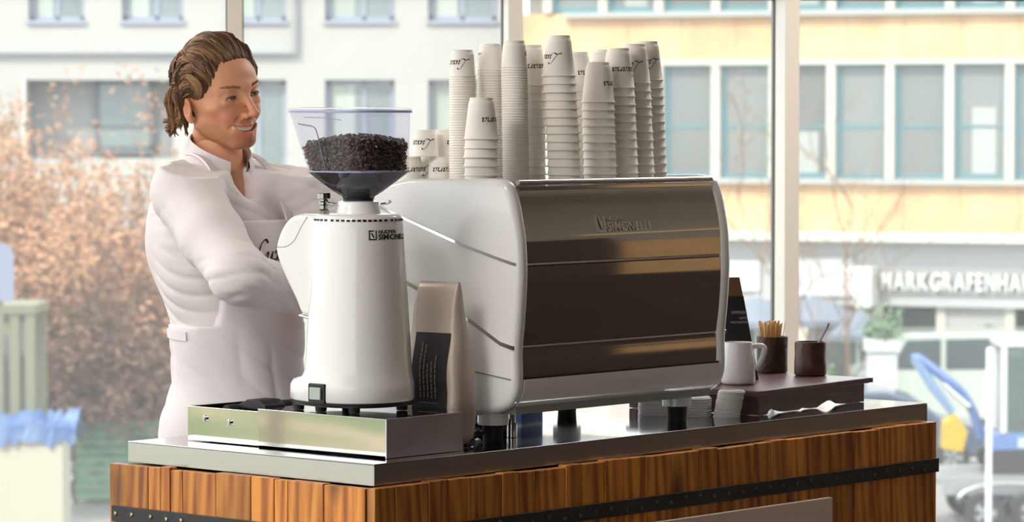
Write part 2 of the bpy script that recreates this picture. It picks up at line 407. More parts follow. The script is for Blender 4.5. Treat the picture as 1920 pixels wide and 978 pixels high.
# core and base
MB().prism([(0.075, 0.06), (0.075, 0.5), (0.1, 0.528), (0.46, 0.51), (0.5, 0.4), (0.5, 0.06)], 'x', 0.03, MW-0.03).build('body', mat('machine_core', (150, 150, 150), 0.5), mac)
base = [p for p in back if p[1] <= 0.136] + [(0.5, 0.136), (0.5, 0.055)]
MB().prism(base, 'x', 0.03, MW-0.03).build('base', white_coat, mac, smooth=True, angle=50)
# three polished steel back panels
m_pol = mat('mirror_back_steel', (178, 172, 166), 0.06, metal=1.0, rvar=0.03, bscale=5)
def back_panel(z0, z1, bulge, m=m_pol, n=14):
    rings = []
    for i in range(n+1):
        z = z0+(z1-z0)*i/n; y = back_y(z)+0.008-bulge*math.sin(PI*i/n)
        rings.append([(0.03, y, z), (MW-0.03, y, z), (MW-0.03, y+0.006, z), (0.03, y+0.006, z)])
    o = MB().loft(rings).build('back_panel', m, mac, smooth=True, angle=45); return o
p_up = back_panel(0.3785, 0.538, 0.0012); p_mid = back_panel(0.206, 0.371, 0.001); p_low = back_panel(0.139, 0.199, 0.001)
for z in (0.375, 0.2025):
    MB().tube([(0.03, back_y(z)+0.011, z), (MW-0.03, back_y(z)+0.011, z)], 0.0035, 8).build('chrome_strip', chrome, mac, smooth=True)
MB().box(0.032, MW-0.032, 0.05, 0.062, 0.1345, 0.139).build('shadow_gap', black_pl, mac)
# cup tray on top with a low steel rail
MB().box(0.034, MW-0.034, 0.07, 0.5, 0.528, 0.538).build('cup_tray', steel, mac, bevel=0.002)
MB().tube([(0.034, 0.072, 0.5455), (MW-0.034, 0.072, 0.5455)], 0.006, 10).build('tray_rail', chrome, mac, smooth=True)
# raised maker's mark on the upper back panel
m_mark = mat('raised_mark', (214, 208, 202), 0.34, metal=1.0)
yb = back_y(0.45)+0.0035
tilt = math.atan2(back_y(0.47)-back_y(0.43), 0.04)
ML = Matrix.Translation((0.262, yb+0.0008, 0.437)) @ Matrix.Scale(1.1, 4) @ Matrix.Rotation(PI/2-tilt, 4, 'X')
lg = MB(); lg.box(0, 0.0035, 0, 0.032, 0, 0.002).box(0.0035, 0.026, 0, 0.003, 0, 0.002).box(0.0225, 0.026, 0.003, 0.032, 0, 0.002)
lg.add([(0.006, 0.03, 0), (0.011, 0.03, 0), (0.02, 0.006, 0), (0.015, 0.006, 0), (0.006, 0.03, 0.002), (0.011, 0.03, 0.002), (0.02, 0.006, 0.002), (0.015, 0.006, 0.002)],
       [(0,1,2,3), (4,5,6,7), (0,1,5,4), (1,2,6,5), (2,3,7,6), (3,0,4,7)])
lg.build('emblem', m_mark, mac, M=ML)
text_mesh('lettering', 'NUOVA', 0.014, m_mark, mac, ML @ Matrix.Translation((0.034, 0.0215, 0)), 0.0012, bold=0.0004)
text_mesh('lettering', 'SIMONELLI', 0.026, m_mark, mac, ML @ Matrix.Translation((0.034, 0.001, 0)), 0.0012, bold=0.0006, spacing=1.06)
# feet
for (x, y) in ((0.048, 0.154), (0.669, 0.154), (0.048, 0.48), (0.669, 0.48)):
    f = MB().lathe([(0.021, 0.0), (0.023, 0.03), (0.023, 0.034)], 24, (x, y, 0)).build('foot', black_rub, mac, smooth=True)
    MB().lathe([(0.033, 0.034), (0.033, 0.066)], 28, (x, y, 0)).build('foot_collar', white_coat, f, smooth=True)
# working side (towards the barista): groups, drip tray, portafilters, steam knobs
MB().box(0.04, MW-0.04, 0.5, 0.575, 0.06, 0.1).build('drip_tray', steel, mac, bevel=0.004)
MB().box(0.05, MW-0.05, 0.495, 0.53, 0.34, 0.45).build('control_panel', black_pl, mac, bevel=0.008)
for gx in (0.11, 0.5):
    g = MB().lathe([(0.034, 0.235), (0.036, 0.26), (0.036, 0.3), (0.028, 0.31), (0.028, 0.34)], 24, (gx, 0.535, 0)).build('group_head', chrome, mac, smooth=True)
    pf = MB().lathe([(0.012, 0.19), (0.028, 0.205), (0.033, 0.215), (0.033, 0.24)], 24, (gx, 0.535, 0)).build('portafilter', chrome, mac, smooth=True)
    MB().tube([(gx, 0.565, 0.225), (gx, 0.6, 0.222), (gx, 0.62, 0.22), (gx, 0.70, 0.212), (gx, 0.715, 0.21)], [0.008, 0.008, 0.013, 0.014, 0.008], 12).build('portafilter_handle', black_pl, pf, smooth=True)
for gx in (0.0, MW):
    MB().lathe([(0.018, 0), (0.02, 0.01), (0.018, 0.03)], 16).build('steam_knob', black_pl, mac, smooth=True, M=Matrix.Translation((0.06 if gx == 0 else MW-0.06, 0.53, 0.4)) @ Matrix.Rotation(-PI/2, 4, 'X'))
# hoses and black pump box under the machine
MB().prism(rrect(0.04, 0.03, 0.012, 4, 0.155, 0.25), 'z', 0.012, 0.058).build('drain_cup', black_pl, mac, smooth=True)
MB().lathe([(0.05, 0), (0.052, 0.004), (0.05, 0.007), (0.02, 0.012)], 20, (0.16, 0.25, 0)).build('drain_flange', black_pl, mac, smooth=True)
MB().lathe([(0.012, 0.0), (0.012, 0.028), (0.008, 0.03), (0.008, 0.058)], 14, (0.125, 0.17, 0.001)).build('valve', chrome, mac, smooth=True)
def cable(nm, lab, pts, r=0.0045):
    p = smooth_path(pts, 8)
    return tag(MB().tube(p, r, 8).build(nm, black_rub, smooth=True, M=at(0, 0, ZT)), lab, 'cable')
cable('power_cable', 'black power cable arching under the back of the espresso machine', [(0.66, 0.27, 0.03), (0.7, 0.28, 0.038), (0.76, 0.25, 0.043), (0.85, 0.22, 0.046), (0.93, 0.26, 0.052), (0.99, 0.34, 0.06)])
cable('power_cable', 'black cable looping from behind the steel box to the machine foot', [(0.36, 0.085, 0.005), (0.40, 0.10, 0.006), (0.44, 0.135, 0.012), (0.478, 0.14, 0.022), (0.50, 0.2, 0.03), (0.56, 0.235, 0.024), (0.59, 0.24, 0.02)], 0.0042)
# blue carton behind the machine, seen under its base
cb = thing('carton', 'small blue and white carton on the worktop behind the espresso machine', 'carton', at(1.085, 0.585, ZT, R(8)))
MB().box(-0.045, 0.045, -0.045, 0.045, 0.0, 0.085).build('box', mat('carton_blue', (40, 84, 150), 0.5, var=0.1), cb, bevel=0.002)
MB().box(-0.0455, 0.0455, -0.0455, 0.0455, 0.026, 0.032).build('stripe', mat('carton_white', (220, 226, 232), 0.5), cb)

# ------------------------------------------------------------------ steel knock box with drawer, under the grinder
kb = thing('knock_box', 'polished steel knock-out drawer box carrying the grinder', 'knock box', at(0.089, 0.053, ZT))
MB().box(0.0, 0.226, 0.0, 0.367, 0.004, 0.08).build('body', mat('box_steel', (205, 202, 198), 0.05, metal=1.0, rvar=0.03, bscale=3), kb, bevel=0.0015)
MB().box(0.0, 0.226, -0.0015, 0.0015, 0.001, 0.079).build('end_plate', mat('scuffed_steel', (196, 194, 200), 0.32, metal=0.85, rvar=0.1, bscale=9, var=0.12, vscale=9), kb)
dr = MB().box(0.006, 0.215, 0.369, 0.585, 0.002, 0.008).box(0.006, 0.009, 0.369, 0.585, 0.008, 0.0735).box(0.212, 0.215, 0.369, 0.585, 0.008, 0.0735).box(0.009, 0.212, 0.582, 0.585, 0.008, 0.0735).build('drawer', mat('drawer_steel', (206, 206, 200), 0.06, metal=1.0, rvar=0.04, bscale=4), kb, bevel=0.001)
for (y, z) in ((0.53, 0.05), (0.455, 0.046)):
    MB().lathe([(0.006, 0), (0.006, 0.003), (0.004, 0.005)], 12).build('bolt', chrome, dr, smooth=True, M=Matrix.Translation((0.0055, y, z)) @ Matrix.Rotation(-PI/2, 4, 'Y'))
MB().tube([(0.009, 0.47, 0.07), (0.212, 0.47, 0.07)], 0.012, 12).build('knock_bar', black_rub, dr, smooth=True)
MB().prism([(0.375, 0.075), (0.375, 0.083), (0.39, 0.094), (0.43, 0.094), (0.455, 0.082), (0.455, 0.075)], 'x', 0.03, 0.09).build('handle', black_pl, dr, bevel=0.003)

# ------------------------------------------------------------------ coffee grinder
GZ = 1.031
gr = thing('coffee_grinder', 'tall white coffee grinder with a clear hopper full of beans', 'coffee grinder', at(0.2, 0.236, GZ))
def sring(r, z, ex=0.0, n=56, p=2.35):
    """superellipse ring; ex stretches the side towards the barista"""
    out = []
    for j in range(n):
        a = 2*PI*j/n; c, s = math.cos(a), math.sin(a)
        x = r*0.97*math.copysign(abs(c)**(2/p), c); y = r*0.97*math.copysign(abs(s)**(2/p), s)
        if y > 0: y *= 1+ex
        out.append((x, y, z))
    return out
body = MB().loft([sring(0.109, 0.02, 0.42), sring(0.1125, 0.024, 0.44), sring(0.1125, 0.052, 0.42), sring(0.111, 0.062, 0.36), sring(0.109, 0.07, 0.1), sring(0.107, 0.085, 0.0), sring(0.1035, 0.16), sring(0.0985, 0.24), sring(0.094, 0.31),
                  sring(0.0905, 0.37), sring(0.0885, 0.392), sring(0.0865, 0.3985), sring(0.082, 0.402), sring(0.06, 0.404)])
body.build('body', white_coat, gr, smooth=True, angle=60)
MB().loft([sring(0.108, 0.012, 0.43), sring(0.11, 0.0155, 0.43), sring(0.11, 0.0215, 0.43)]).build('base_plate', black_pl, gr, smooth=True)
for (x, y) in ((-0.075, 0.1), (0.07, 0.1), (-0.07, -0.055), (0.055, -0.07), (-0.08, 0.03)):
    MB().lathe([(0.011, 0.0), (0.012, 0.006), (0.012, 0.014)], 14, (x, y, 0)).build('foot', black_rub, gr, smooth=True)
# vents under the top edge
vm = MB().box(-0.0036, 0.0036, -0.0012, 0.0012, -0.0022, 0.0022); vme = None
for k in range(44):
    a = 2*PI*(k+0.5)/44; c, s = math.cos(a), math.sin(a); p = 2.35; r = 0.0883*0.97
    x = r*math.copysign(abs(c)**(2/p), c); y = r*math.copysign(abs(s)**(2/p), s)
    nx, ny = math.copysign(abs(c)**(2-2/p), c), math.copysign(abs(s)**(2-2/p), s)
    M = Matrix.Translation((x, y, 0.3915)) @ Matrix.Rotation(math.atan2(ny, nx)+PI/2, 4, 'Z')
    if vme is None: o = vm.build('vent', black_pl, gr, M=M); vme = o.data
    else: o = link('vent', vme, None, gr, M=M)
# neck, adjusting knob, clamp screws
MB().lathe([(0.046, 0.402), (0.044, 0.414), (0.042, 0.42), (0.042, 0.428), (0.034, 0.43)], 36).build('neck', white_coat, gr, smooth=True)
for s in (-1, 1):
    MB().tube([(0.03*s, -0.034*s, 0.423), (0.041*s, -0.046*s, 0.425), (0.044*s, -0.05*s, 0.43)], [0.0022, 0.0022, 0.0035], 8).build('clamp_screw', chrome, gr, smooth=True)
kx, ky = -0.042, 0.058
MB().lathe([(0.011, 0.402), (0.012, 0.41), (0.0085, 0.413), (0.0085, 0.42), (0.011, 0.422), (0.011, 0.427), (0.007, 0.429), (0.007, 0.433), (0.0145, 0.4345), (0.0145, 0.4445), (0.013, 0.446)], 20, (kx, ky, 0)).build('adjusting_knob', mat('knob_steel', (150, 148, 142), 0.18, metal=1.0), gr, smooth=True)
# outlet housing on the barista's side
sp = smooth_path([(0.06, 0.400), (0.115, 0.402), (0.152, 0.393), (0.178, 0.366), (0.192, 0.332), (0.187, 0.307), (0.165, 0.268), (0.135, 0.225), (0.118, 0.196), (0.1, 0.19), (0.06, 0.2)], 3)
hs = MB().prism(sp, 'x', -0.052, 0.052).build('outlet_housing', white_coat, gr, bevel=0.012, seg=4, angle=40)
ln = smooth_path([(0.192, 0.332), (0.165, 0.333), (0.14, 0.345), (0.12, 0.372), (0.1, 0.396)], 4)
for s in (-1, 1):
    MB().tube([(0.052*s, y-0.004, z) for y, z in ln], 0.0008, 6).build('seam', mat('seam_grey2', (136, 136, 138), 0.6), hs)
MB().tube([(0, 0.128, 0.215), (0, 0.13, 0.18)], [0.016, 0.012], 14).build('spout', chrome, gr, smooth=True)
MB().tube([(-0.03, 0.105, 0.185), (-0.03, 0.14, 0.19), (0.03, 0.14, 0.19), (0.03, 0.105, 0.185)], 0.003, 8).build('fork', chrome, gr, smooth=True)
# switch
SWM = Matrix.Translation((-0.1085, 0.012, 0.04)) @ Matrix.Rotation(R(-90), 4, 'Z')
sw = MB().box(-0.024, 0.024, -0.004, 0.01, -0.02, 0.02).build('switch', black_pl, gr, bevel=0.003, M=SWM)
MB().prism(rrect(0.0155, 0.0125, 0.002, 3), 'y', -0.0085, -0.004).build('rocker', mat('switch_rocker', (176, 186, 180), 0.2, coat=0.5), sw, bevel=0.0012)
# printed maker's mark wrapped around the upper body
def wrap_body(me_obj, a0, z0, rfun):
    for v in me_obj.data.vertices:
        x, y, z = v.co; x *= 1.32; y *= 1.2; zz = z0+y; r = rfun(zz)+0.0006+z; a = a0+x/0.09
        c, s = math.cos(a), math.sin(a); p = 2.35
        v.co = (r*0.97*math.copysign(abs(c)**(2/p), c), r*0.97*math.copysign(abs(s)**(2/p), s), zz)
rf = lambda z: float(np.interp(z, [0.31, 0.37], [0.094, 0.0905]))
A0 = R(-121.0)
e = MB()
def bar(x0, x1, y0, y1):
    n = max(1, int((x1-x0)/0.004))
    for i in range(n): e.add([(x0+(x1-x0)*i/n, y0, 0), (x0+(x1-x0)*(i+1)/n, y0, 0), (x0+(x1-x0)*(i+1)/n, y1, 0), (x0+(x1-x0)*i/n, y1, 0)], [(0,1,2,3)])
for q in ((0, 0.0022, 0, 0.0165), (0.0022, 0.0145, 0, 0.0022), (0.0125, 0.0145, 0.0022, 0.0165), (0.0022, 0.0095, 0.0145, 0.0165)): bar(*q)
e.add([(0.0035, 0.012, 0), (0.0065, 0.012, 0), (0.011, 0.004, 0), (0.008, 0.004, 0)], [(0,1,2,3)])
eo = e.build('emblem', print_black, gr); wrap_body(eo, A0, 0.352, rf)
t1 = text_mesh('lettering', 'NUOVA', 0.0085, print_black, gr, Matrix.Identity(4), 0.0, bold=0.0003); 
for v in t1.data.vertices: v.co.x += 0.0175; v.co.y += 0.0108
wrap_body(t1, A0, 0.352, rf)
t2 = text_mesh('lettering', 'SIMONELLI', 0.0125, print_black, gr, Matrix.Identity(4), 0.0, bold=0.0004)
for v in t2.data.vertices: v.co.x += 0.0175; v.co.y += 0.0008
wrap_body(t2, A0, 0.352, rf)

# hopper: clear upper box flaring towards the barista, smoked funnel below
clear = thin_glass('hopper_plastic', (240, 240, 246), haze=0.03, refl=0.9, hazecol=(214, 214, 232))
smoke = thin_glass('funnel_plastic', (120, 118, 124), haze=0.05, refl=1.2, hazecol=(120, 120, 140))
rimm = mat('hopper_rim', (196, 196, 226), 0.15, trans=0.55, spec=0.6)
def hring(x0, x1, y0, y1, r, z, n=5): return [(p[0], p[1], z) for p in rrect((x1-x0)/2, (y1-y0)/2, r, n, (x0+x1)/2, (y0+y1)/2)]
HB = (-0.082, 0.078, -0.092, 0.088); HT = (-0.098, 0.080, -0.096, 0.126)
H0, H1 = 0.4905, 0.612
def hlev(t, d=0.0): return tuple(HB[i]+(HT[i]-HB[i])*t+(d if i % 2 == 0 else -d) for i in range(4))
hop = MB().loft([hring(*hlev(t), 0.042, H0+(H1-H0)*t) for t in (0, 0.35, 0.7, 1.0)], False, False).build('hopper', clear, gr, smooth=True, angle=60)
MB().loft([hring(*hlev(1), 0.042, H1-0.002), hring(*hlev(1, -0.0035), 0.045, H1-0.002), hring(*hlev(1, -0.0035), 0.045, H1+0.003), hring(*hlev(1), 0.042, H1+0.003), hring(*hlev(1), 0.042, H1-0.002)], False, False).build('rim', rimm, hop, smooth=True)
MB().loft([hring(*hlev(1, -0.002), 0.042, H1+0.0035), hring(*hlev(1, -0.002), 0.042, H1+0.0065), hring(*hlev(1, 0.02), 0.03, H1+0.009)], False, True).build('lid', clear, hop, smooth=True, angle=50)
MB().loft([hring(*hlev(0), 0.042, H0-0.002), hring(*hlev(0, -0.003), 0.044, H0-0.002), hring(*hlev(0, -0.003), 0.044, H0+0.001), hring(*hlev(0), 0.042, H0+0.001), hring(*hlev(0), 0.042, H0-0.002)], False, False).build('lower_rim', rimm, hop, smooth=True)
# moulded line on the hopper wall
gl = mat('moulded_edge', (120, 122, 140), 0.2, spec=0.6)
x0 = hlev(0.05)[0]
def hw(t, y, off=-0.0008): return (hlev(t)[0]+off, y, H0+(H1-H0)*t)
MB().tube(smooth_path([hw(0.04, 0.012), hw(0.4, 0.02), hw(0.68, 0.028), hw(0.74, 0.034), hw(0.765, 0.044), hw(0.78, 0.062), hw(0.8, 0.078)], 4), 0.0011, 6).build('moulding', gl, hop, smooth=True)
MB().tube([hw(0.86, -0.045), hw(0.9, 0.0), hw(0.91, 0.06)], 0.0008, 6).build('moulding', rimm, hop, smooth=True)
fun = MB().loft([hring(*hlev(0), 0.042, H0-0.002), hring(-0.062, 0.06, -0.066, 0.066, 0.042, H0-0.026), hring(-0.045, 0.044, -0.047, 0.047, 0.036, H0-0.042), hring(-0.034, 0.034, -0.034, 0.034, 0.0339, H0-0.052), hring(-0.031, 0.031, -0.031, 0.031, 0.0309, 0.43)], False, False).build('funnel', smoke, gr, smooth=True, angle=60)
MB().lathe([(0.03, 0.4295), (0.032, 0.432), (0.0315, 0.4345), (0.029, 0.4365)], 28).build('funnel_ring', black_pl, fun, smooth=True)
MB().loft([hring(-0.022, 0.022, -0.022, 0.022, 0.0219, 0.4305), hring(-0.024, 0.024, -0.024, 0.024, 0.0239, 0.455)]).build('shutter', black_pl, fun, smooth=True)
# beans: a heap nobody could count
bean_m = mat('roasted_bean', (62, 40, 28), 0.3, coat=0.35, attr='tone')
rb = random.Random(11); mbv = []; mbf = []; tones = []
def bean(p, ang):
    a, b, c = 0.0056, 0.0041, 0.003; n = len(mbv)
    rot = Matrix.Rotation(ang[0], 3, 'Z') @ Matrix.Rotation(ang[1], 3, 'Y') @ Matrix.Rotation(ang[2], 3, 'X'); t = rb.uniform(0.55, 1.25)
    base = (0.085*t, 0.046*t, 0.03*t, 1)
    mbv.append(tuple(Vector(p)+rot @ Vector((-a, 0, 0)))); tones.append(base)
    for i in (-0.55, 0.15, 0.7):
        rr_ = math.sqrt(1-i*i)
        for j in range(7):
            q = 2*PI*j/7; zz = c*rr_*math.sin(q)
            if zz < -0.0006: zz = -0.0012
            mbv.append(tuple(Vector(p)+rot @ Vector((a*i, b*rr_*math.cos(q), zz)))); tones.append(base)
    mbv.append(tuple(Vector(p)+rot @ Vector((a, 0, 0)))); tones.append(base)
    for j in range(7):
        k = (j+1) % 7
        mbf.append((n, n+1+k, n+1+j)); mbf.append((n+1+j, n+1+k, n+8+k, n+8+j)); mbf.append((n+8+j, n+8+k, n+15+k, n+15+j)); mbf.append((n+15+j, n+15+k, n+22))
def heap(x, y):       # height of the bean surface
    return 0.552 + 0.010*math.cos((x*0.7-y*0.4)*22) - 0.06*abs(y+0.01)*1.4*abs(y+0.01)*6 + 0.004*math.sin(60*x+40*y)
def inside(x, y, z, m=0.005):
    t = (z-H0)/(H1-H0); l = hlev(t, m); r = 0.04
    if not (l[0] < x < l[1] and l[2] < y < l[3]): return False
    dx = max(l[0]+r-x, x-(l[1]-r), 0); dy = max(l[2]+r-y, y-(l[3]-r), 0)
    return math.hypot(dx, dy) < r
nb = 0
for k in range(60000):
    x = rb.uniform(-0.1, 0.085); y = rb.uniform(-0.1, 0.13); z = rb.uniform(H0+0.003, 0.57)
    hz = heap(x, y)
    if z > hz or not inside(x, y, z): continue
    if (hz-z) > 0.007 and inside(x, y, z, 0.0125): continue
    if nb > 1500 and k % 2: continue
    bean((x, y, z), (rb.uniform(0, 6.3), rb.uniform(-0.9, 0.9), rb.uniform(-0.9, 0.9))); nb += 1
    if nb > 2600: break
# solid dark core under the outer layer
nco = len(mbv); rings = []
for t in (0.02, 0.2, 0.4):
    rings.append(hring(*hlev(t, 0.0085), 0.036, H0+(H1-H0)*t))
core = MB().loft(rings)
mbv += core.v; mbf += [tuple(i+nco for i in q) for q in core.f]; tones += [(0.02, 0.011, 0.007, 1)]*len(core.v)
bme = bpy.data.meshes.new('coffee_beans'); bme.from_pydata(mbv, [], mbf)
ca = bme.color_attributes.new('tone', 'FLOAT_COLOR', 'POINT'); ca.data.foreach_set('color', [c for t in tones for c in t])
bo = link('coffee_beans', bme, bean_m, smooth='all', M=gr.matrix_basis.copy())
tag(bo, 'dark roasted coffee beans heaped inside the clear grinder hopper', 'coffee beans', kind='stuff')
# ------------------------------------------------------------------ coffee bag
m_bag = mat('kraft_foil_bag', (196, 182, 170), 0.42, metal=0.25, var=0.1, vscale=10, bump=0.25, bscale=14)
m_lab = mat('bag_label', (30, 27, 27), 0.55)
bag = thing('coffee_bag', 'tall silvery-beige coffee bag with a black label between grinder and machine', 'coffee bag', at(0.39, 0.185, ZT, R(4)))
levels = [(0.0, 0.036, 0.064), (0.02, 0.042, 0.07), (0.08, 0.043, 0.074), (0.135, 0.042, 0.0755), (0.17, 0.038, 0.073), (0.22, 0.03, 0.067), (0.28, 0.02, 0.061), (0.318, 0.011, 0.056), (0.335, 0.006, 0.053), (0.34, 0.0035, 0.052)]
rb2 = random.Random(5)
def bagring(z, hx, hy):
    out = []
    for (x, y) in rrect(hx, hy, min(0.02, hx*0.8), 4):
        out.append((x*(1+0.04*math.sin(40*z)), y+0.0016*math.sin(50*z), z))
    return out
zz = np.linspace(0, 0.34, 26)
bl = [bagring(z, float(np.interp(z, [l[0] for l in levels], [l[1] for l in levels])), float(np.interp(z, [l[0] for l in levels], [l[2] for l in levels]))) for z in zz]
bo_ = MB().loft(bl).build('pouch', m_bag, bag, smooth=True, angle=70)
def bag_x(z, y): 
    hx = float(np.interp(z, [l[0] for l in levels], [l[1] for l in levels])); return -hx*(1+0.04*math.sin(40*z))-0.0016
def on_bag(nm, y0, y1, z0, z1, m, par, off=0.0, ny=6, nz=14):
    vs = []; fs = []
    for i in range(nz+1):
        for j in range(ny+1):
            z = z0+(z1-z0)*i/nz; y = y0+(y1-y0)*j/ny + 0.0016*math.sin(50*z)
            vs.append((bag_x(z, y)-off, y, z))
    for i in range(nz):
        for j in range(ny): a = i*(ny+1)+j; fs.append((a, a+1, a+ny+2, a+ny+1))
    return MB().add(vs, fs).build(nm, m, par, smooth='all')
lab = on_bag('label', -0.052, 0.04, 0.075, 0.235, m_lab, bag, 0.0, 10, 44)
m_txt = mat('label_text', (150, 132, 122), 0.6)
for k, (y, a, b) in enumerate(((0.018, 0.1, 0.215), (0.008, 0.1, 0.21), (-0.002, 0.1, 0.17), (-0.012, 0.1, 0.175), (-0.022, 0.1, 0.19))):
    z = a                                             # lines of small print running up the label
    while z < b:
        w = rb2.uniform(0.006, 0.014); on_bag('text_line', y-0.0016, y+0.0012, z, min(z+w, b), m_txt, lab, 0.0012, 1, 4); z += w+0.002
on_bag('text_line', -0.03, 0.022, 0.089, 0.0905, m_txt, lab, 0.0012, 6, 1)

# ------------------------------------------------------------------ paper cups
GLYPH = {
 'L': (2.0, [[(2.15,1.95),(1.95,2.25),(1.6,2.3),(1.2,1.9),(0.95,1.2),(0.7,0.45),(0.35,-0.1),(-0.15,-0.35),(-0.5,-0.15)], [(-0.2,-0.3),(0.3,-0.05),(0.8,-0.1),(1.3,-0.4),(1.8,-0.35),(2.05,0.0)]]),
 'u': (1.25, [[(-0.05,0.7),(0.15,1.0),(0.25,0.85),(0.15,0.3),(0.3,0.02),(0.6,0.25),(0.9,0.95)], [(0.95,1.0),(0.85,0.35),(0.95,0.03),(1.2,0.25)]]),
 'x': (1.2, [[(-0.05,0.75),(0.15,0.98),(0.4,0.75),(0.55,0.25),(0.8,0.02),(1.1,0.25)], [(1.05,0.9),(0.85,0.95),(0.5,0.5),(0.2,0.05),(0.0,0.1)]]),
 'a': (1.3, [[(0.95,0.85),(0.6,1.0),(0.2,0.7),(0.1,0.2),(0.35,0.02),(0.7,0.35),(0.98,0.95)], [(1.0,1.0),(0.9,0.35),(1.0,0.03),(1.25,0.25)]]),
 'r': (0.95, [[(-0.02,0.7),(0.2,1.0),(0.25,0.6),(0.12,0.0)], [(0.2,0.5),(0.45,0.92),(0.75,0.98),(0.85,0.85)]]),
 'i': (0.6, [[(-0.02,0.7),(0.2,1.0),(0.2,0.6),(0.15,0.2),(0.3,0.02),(0.55,0.25)], [(0.38,1.5),(0.45,1.58)]]),
}
def script(word, nib=0.3, ang=30):
    """broad-nib handwriting: list of quads in the plane, x-height 1"""
    x = 0.0; quads = []; nx, ny = nib*math.cos(R(ang))/2, nib*math.sin(R(ang))/2
    for ch in word:
        adv, strokes = GLYPH[ch]
        for st in strokes:
            P = smooth_path([(x+px+0.28*py, py) for px, py in st], 5)
            for (a, b) in zip(P[:-1], P[1:]):
                dx, dy = b[0]-a[0], b[1]-a[1]; l = math.hypot(dx, dy)+1e-9; dx /= l; dy /= l
                hw = max(0.055, abs(dx*ny-dy*nx)); px_, py_ = -dy*hw, dx*hw; ex, ey = dx*0.02, dy*0.02
                quads.append([(a[0]-px_-ex, a[1]-py_-ey), (b[0]-px_+ex, b[1]-py_+ey), (b[0]+px_+ex, b[1]+py_+ey), (a[0]+px_-ex, a[1]+py_-ey)])
        x += adv
    return quads, x
def script_mesh(nm, word, xh, fn, m, parent, M=None):
    q, wid = script(word); mb = MB()
    for quad in q: mb.add([fn((p[0]-wid/2)*xh, p[1]*xh) for p in quad], [(0, 1, 2, 3)])
    return mb.build(nm, m, parent, M=M)
def cup_mesh(nm, rr_, rd, h, bead, rec):
    """paper cup standing on its rim: rim bead at z=0, recessed base on top"""
    prof = [(rr_-bead*1.6, 0.0008), (rr_-bead*0.5, -0.0), (rr_+bead*0.25, bead*0.5), (rr_+bead*0.3, bead*1.3), (rr_-bead*0.35, bead*2.1), (rr_-bead*0.9, bead*2.5)]
    for t in (0.35, 0.7, 0.9): prof.append((rr_-bead*0.9+(rd+0.002-rr_+bead*0.9)*t, bead*2.5+(h-0.0072-bead*2.5)*t))
    prof += [(rd+0.0012, h-0.0072), (rd+0.0002, h-0.0066), (rd-0.0002, h-0.0004), (rd-0.001, h), (rd-0.0022, h-0.0005), (rd-0.003, h-rec)]
    inner = [(rd-0.004, h-rec-0.0012), (rr_-bead*1.7, 0.004)]
    mb = MB(); seg = 30
    mb.lathe(prof, seg, cap=False); n = len(prof)-1
    mb.f.append(tuple(n*seg+j for j in range(seg)))
    k = len(mb.v); rings = [[(r*math.cos(2*PI*j/seg), r*math.sin(2*PI*j/seg), z) for j in range(seg)] for r, z in inner]
    mb.v += [p for r in rings for p in r]
    for j in range(seg): q = (j+1) % seg; mb.f += [(k+j, k+seg+j, k+seg+q, k+q), (j, k+seg+j, k+seg+q, q)]
    mb.f.append(tuple(k+j for j in range(seg)))
    me = bpy.data.meshes.new(nm); me.from_pydata(mb.v, [], mb.f)
    bm = bmesh.new(); bm.from_mesh(me); bmesh.ops.recalc_face_normals(bm, faces=bm.faces); bm.to_mesh(me); bm.free()
    me.materials.append(paper_white)
    me.polygons.foreach_set('use_smooth', [True]*len(me.polygons)); me.set_sharp_from_angle(angle=R(50)); return me
BIG = (0.0375, 0.0245, 0.089, 0.0017, 0.008); SMALL = (0.0292, 0.0225, 0.058, 0.0013, 0.005)
cup_big = cup_mesh('paper_cup', *BIG); cup_small = cup_mesh('paper_cup', *SMALL)
def print_mesh(spec, xh, h0):
    r0, r1, h = spec[0], spec[1], spec[2]
    def fn(x, y):
        z = h0 - y                                     # the cup is upside down, so is its print
        b_ = spec[3]; r = r0-b_*0.9+(r1+0.002-r0+b_*0.9)*((z-b_*2.5)/(h-0.0072-b_*2.5))+0.0004; a = -x/(r*1.0)-PI/2
        return (r*math.cos(a), r*math.sin(a), z)
    o = script_mesh('print', 'Luxaria', xh, fn, print_black, None); me = o.data; bpy.data.objects.remove(o); return me
pr_big = print_mesh(BIG, 0.0086, 0.047); pr_small = print_mesh(SMALL, 0.0082, 0.035)
TRZ = ZT+0.5385
def dep(u, v): return CO.y+u*math.sin(CROT)+v*math.cos(CROT)
def ztop(u, v, py): return CAMZ+(226-py)/FPX*dep(u, v)*1.0
def put_cup(big, u, v, z, rot, lab, grp, printed, tilt=(0, 0)):
    M = at(u, v, z, rot) @ Matrix.Rotation(tilt[0], 4, 'X')
    o = link('paper_cup', cup_big if big else cup_small, None, M=M); tag(o, lab, 'paper cup', grp)
    if printed: link('print', pr_big if big else pr_small, None, o)
    return o
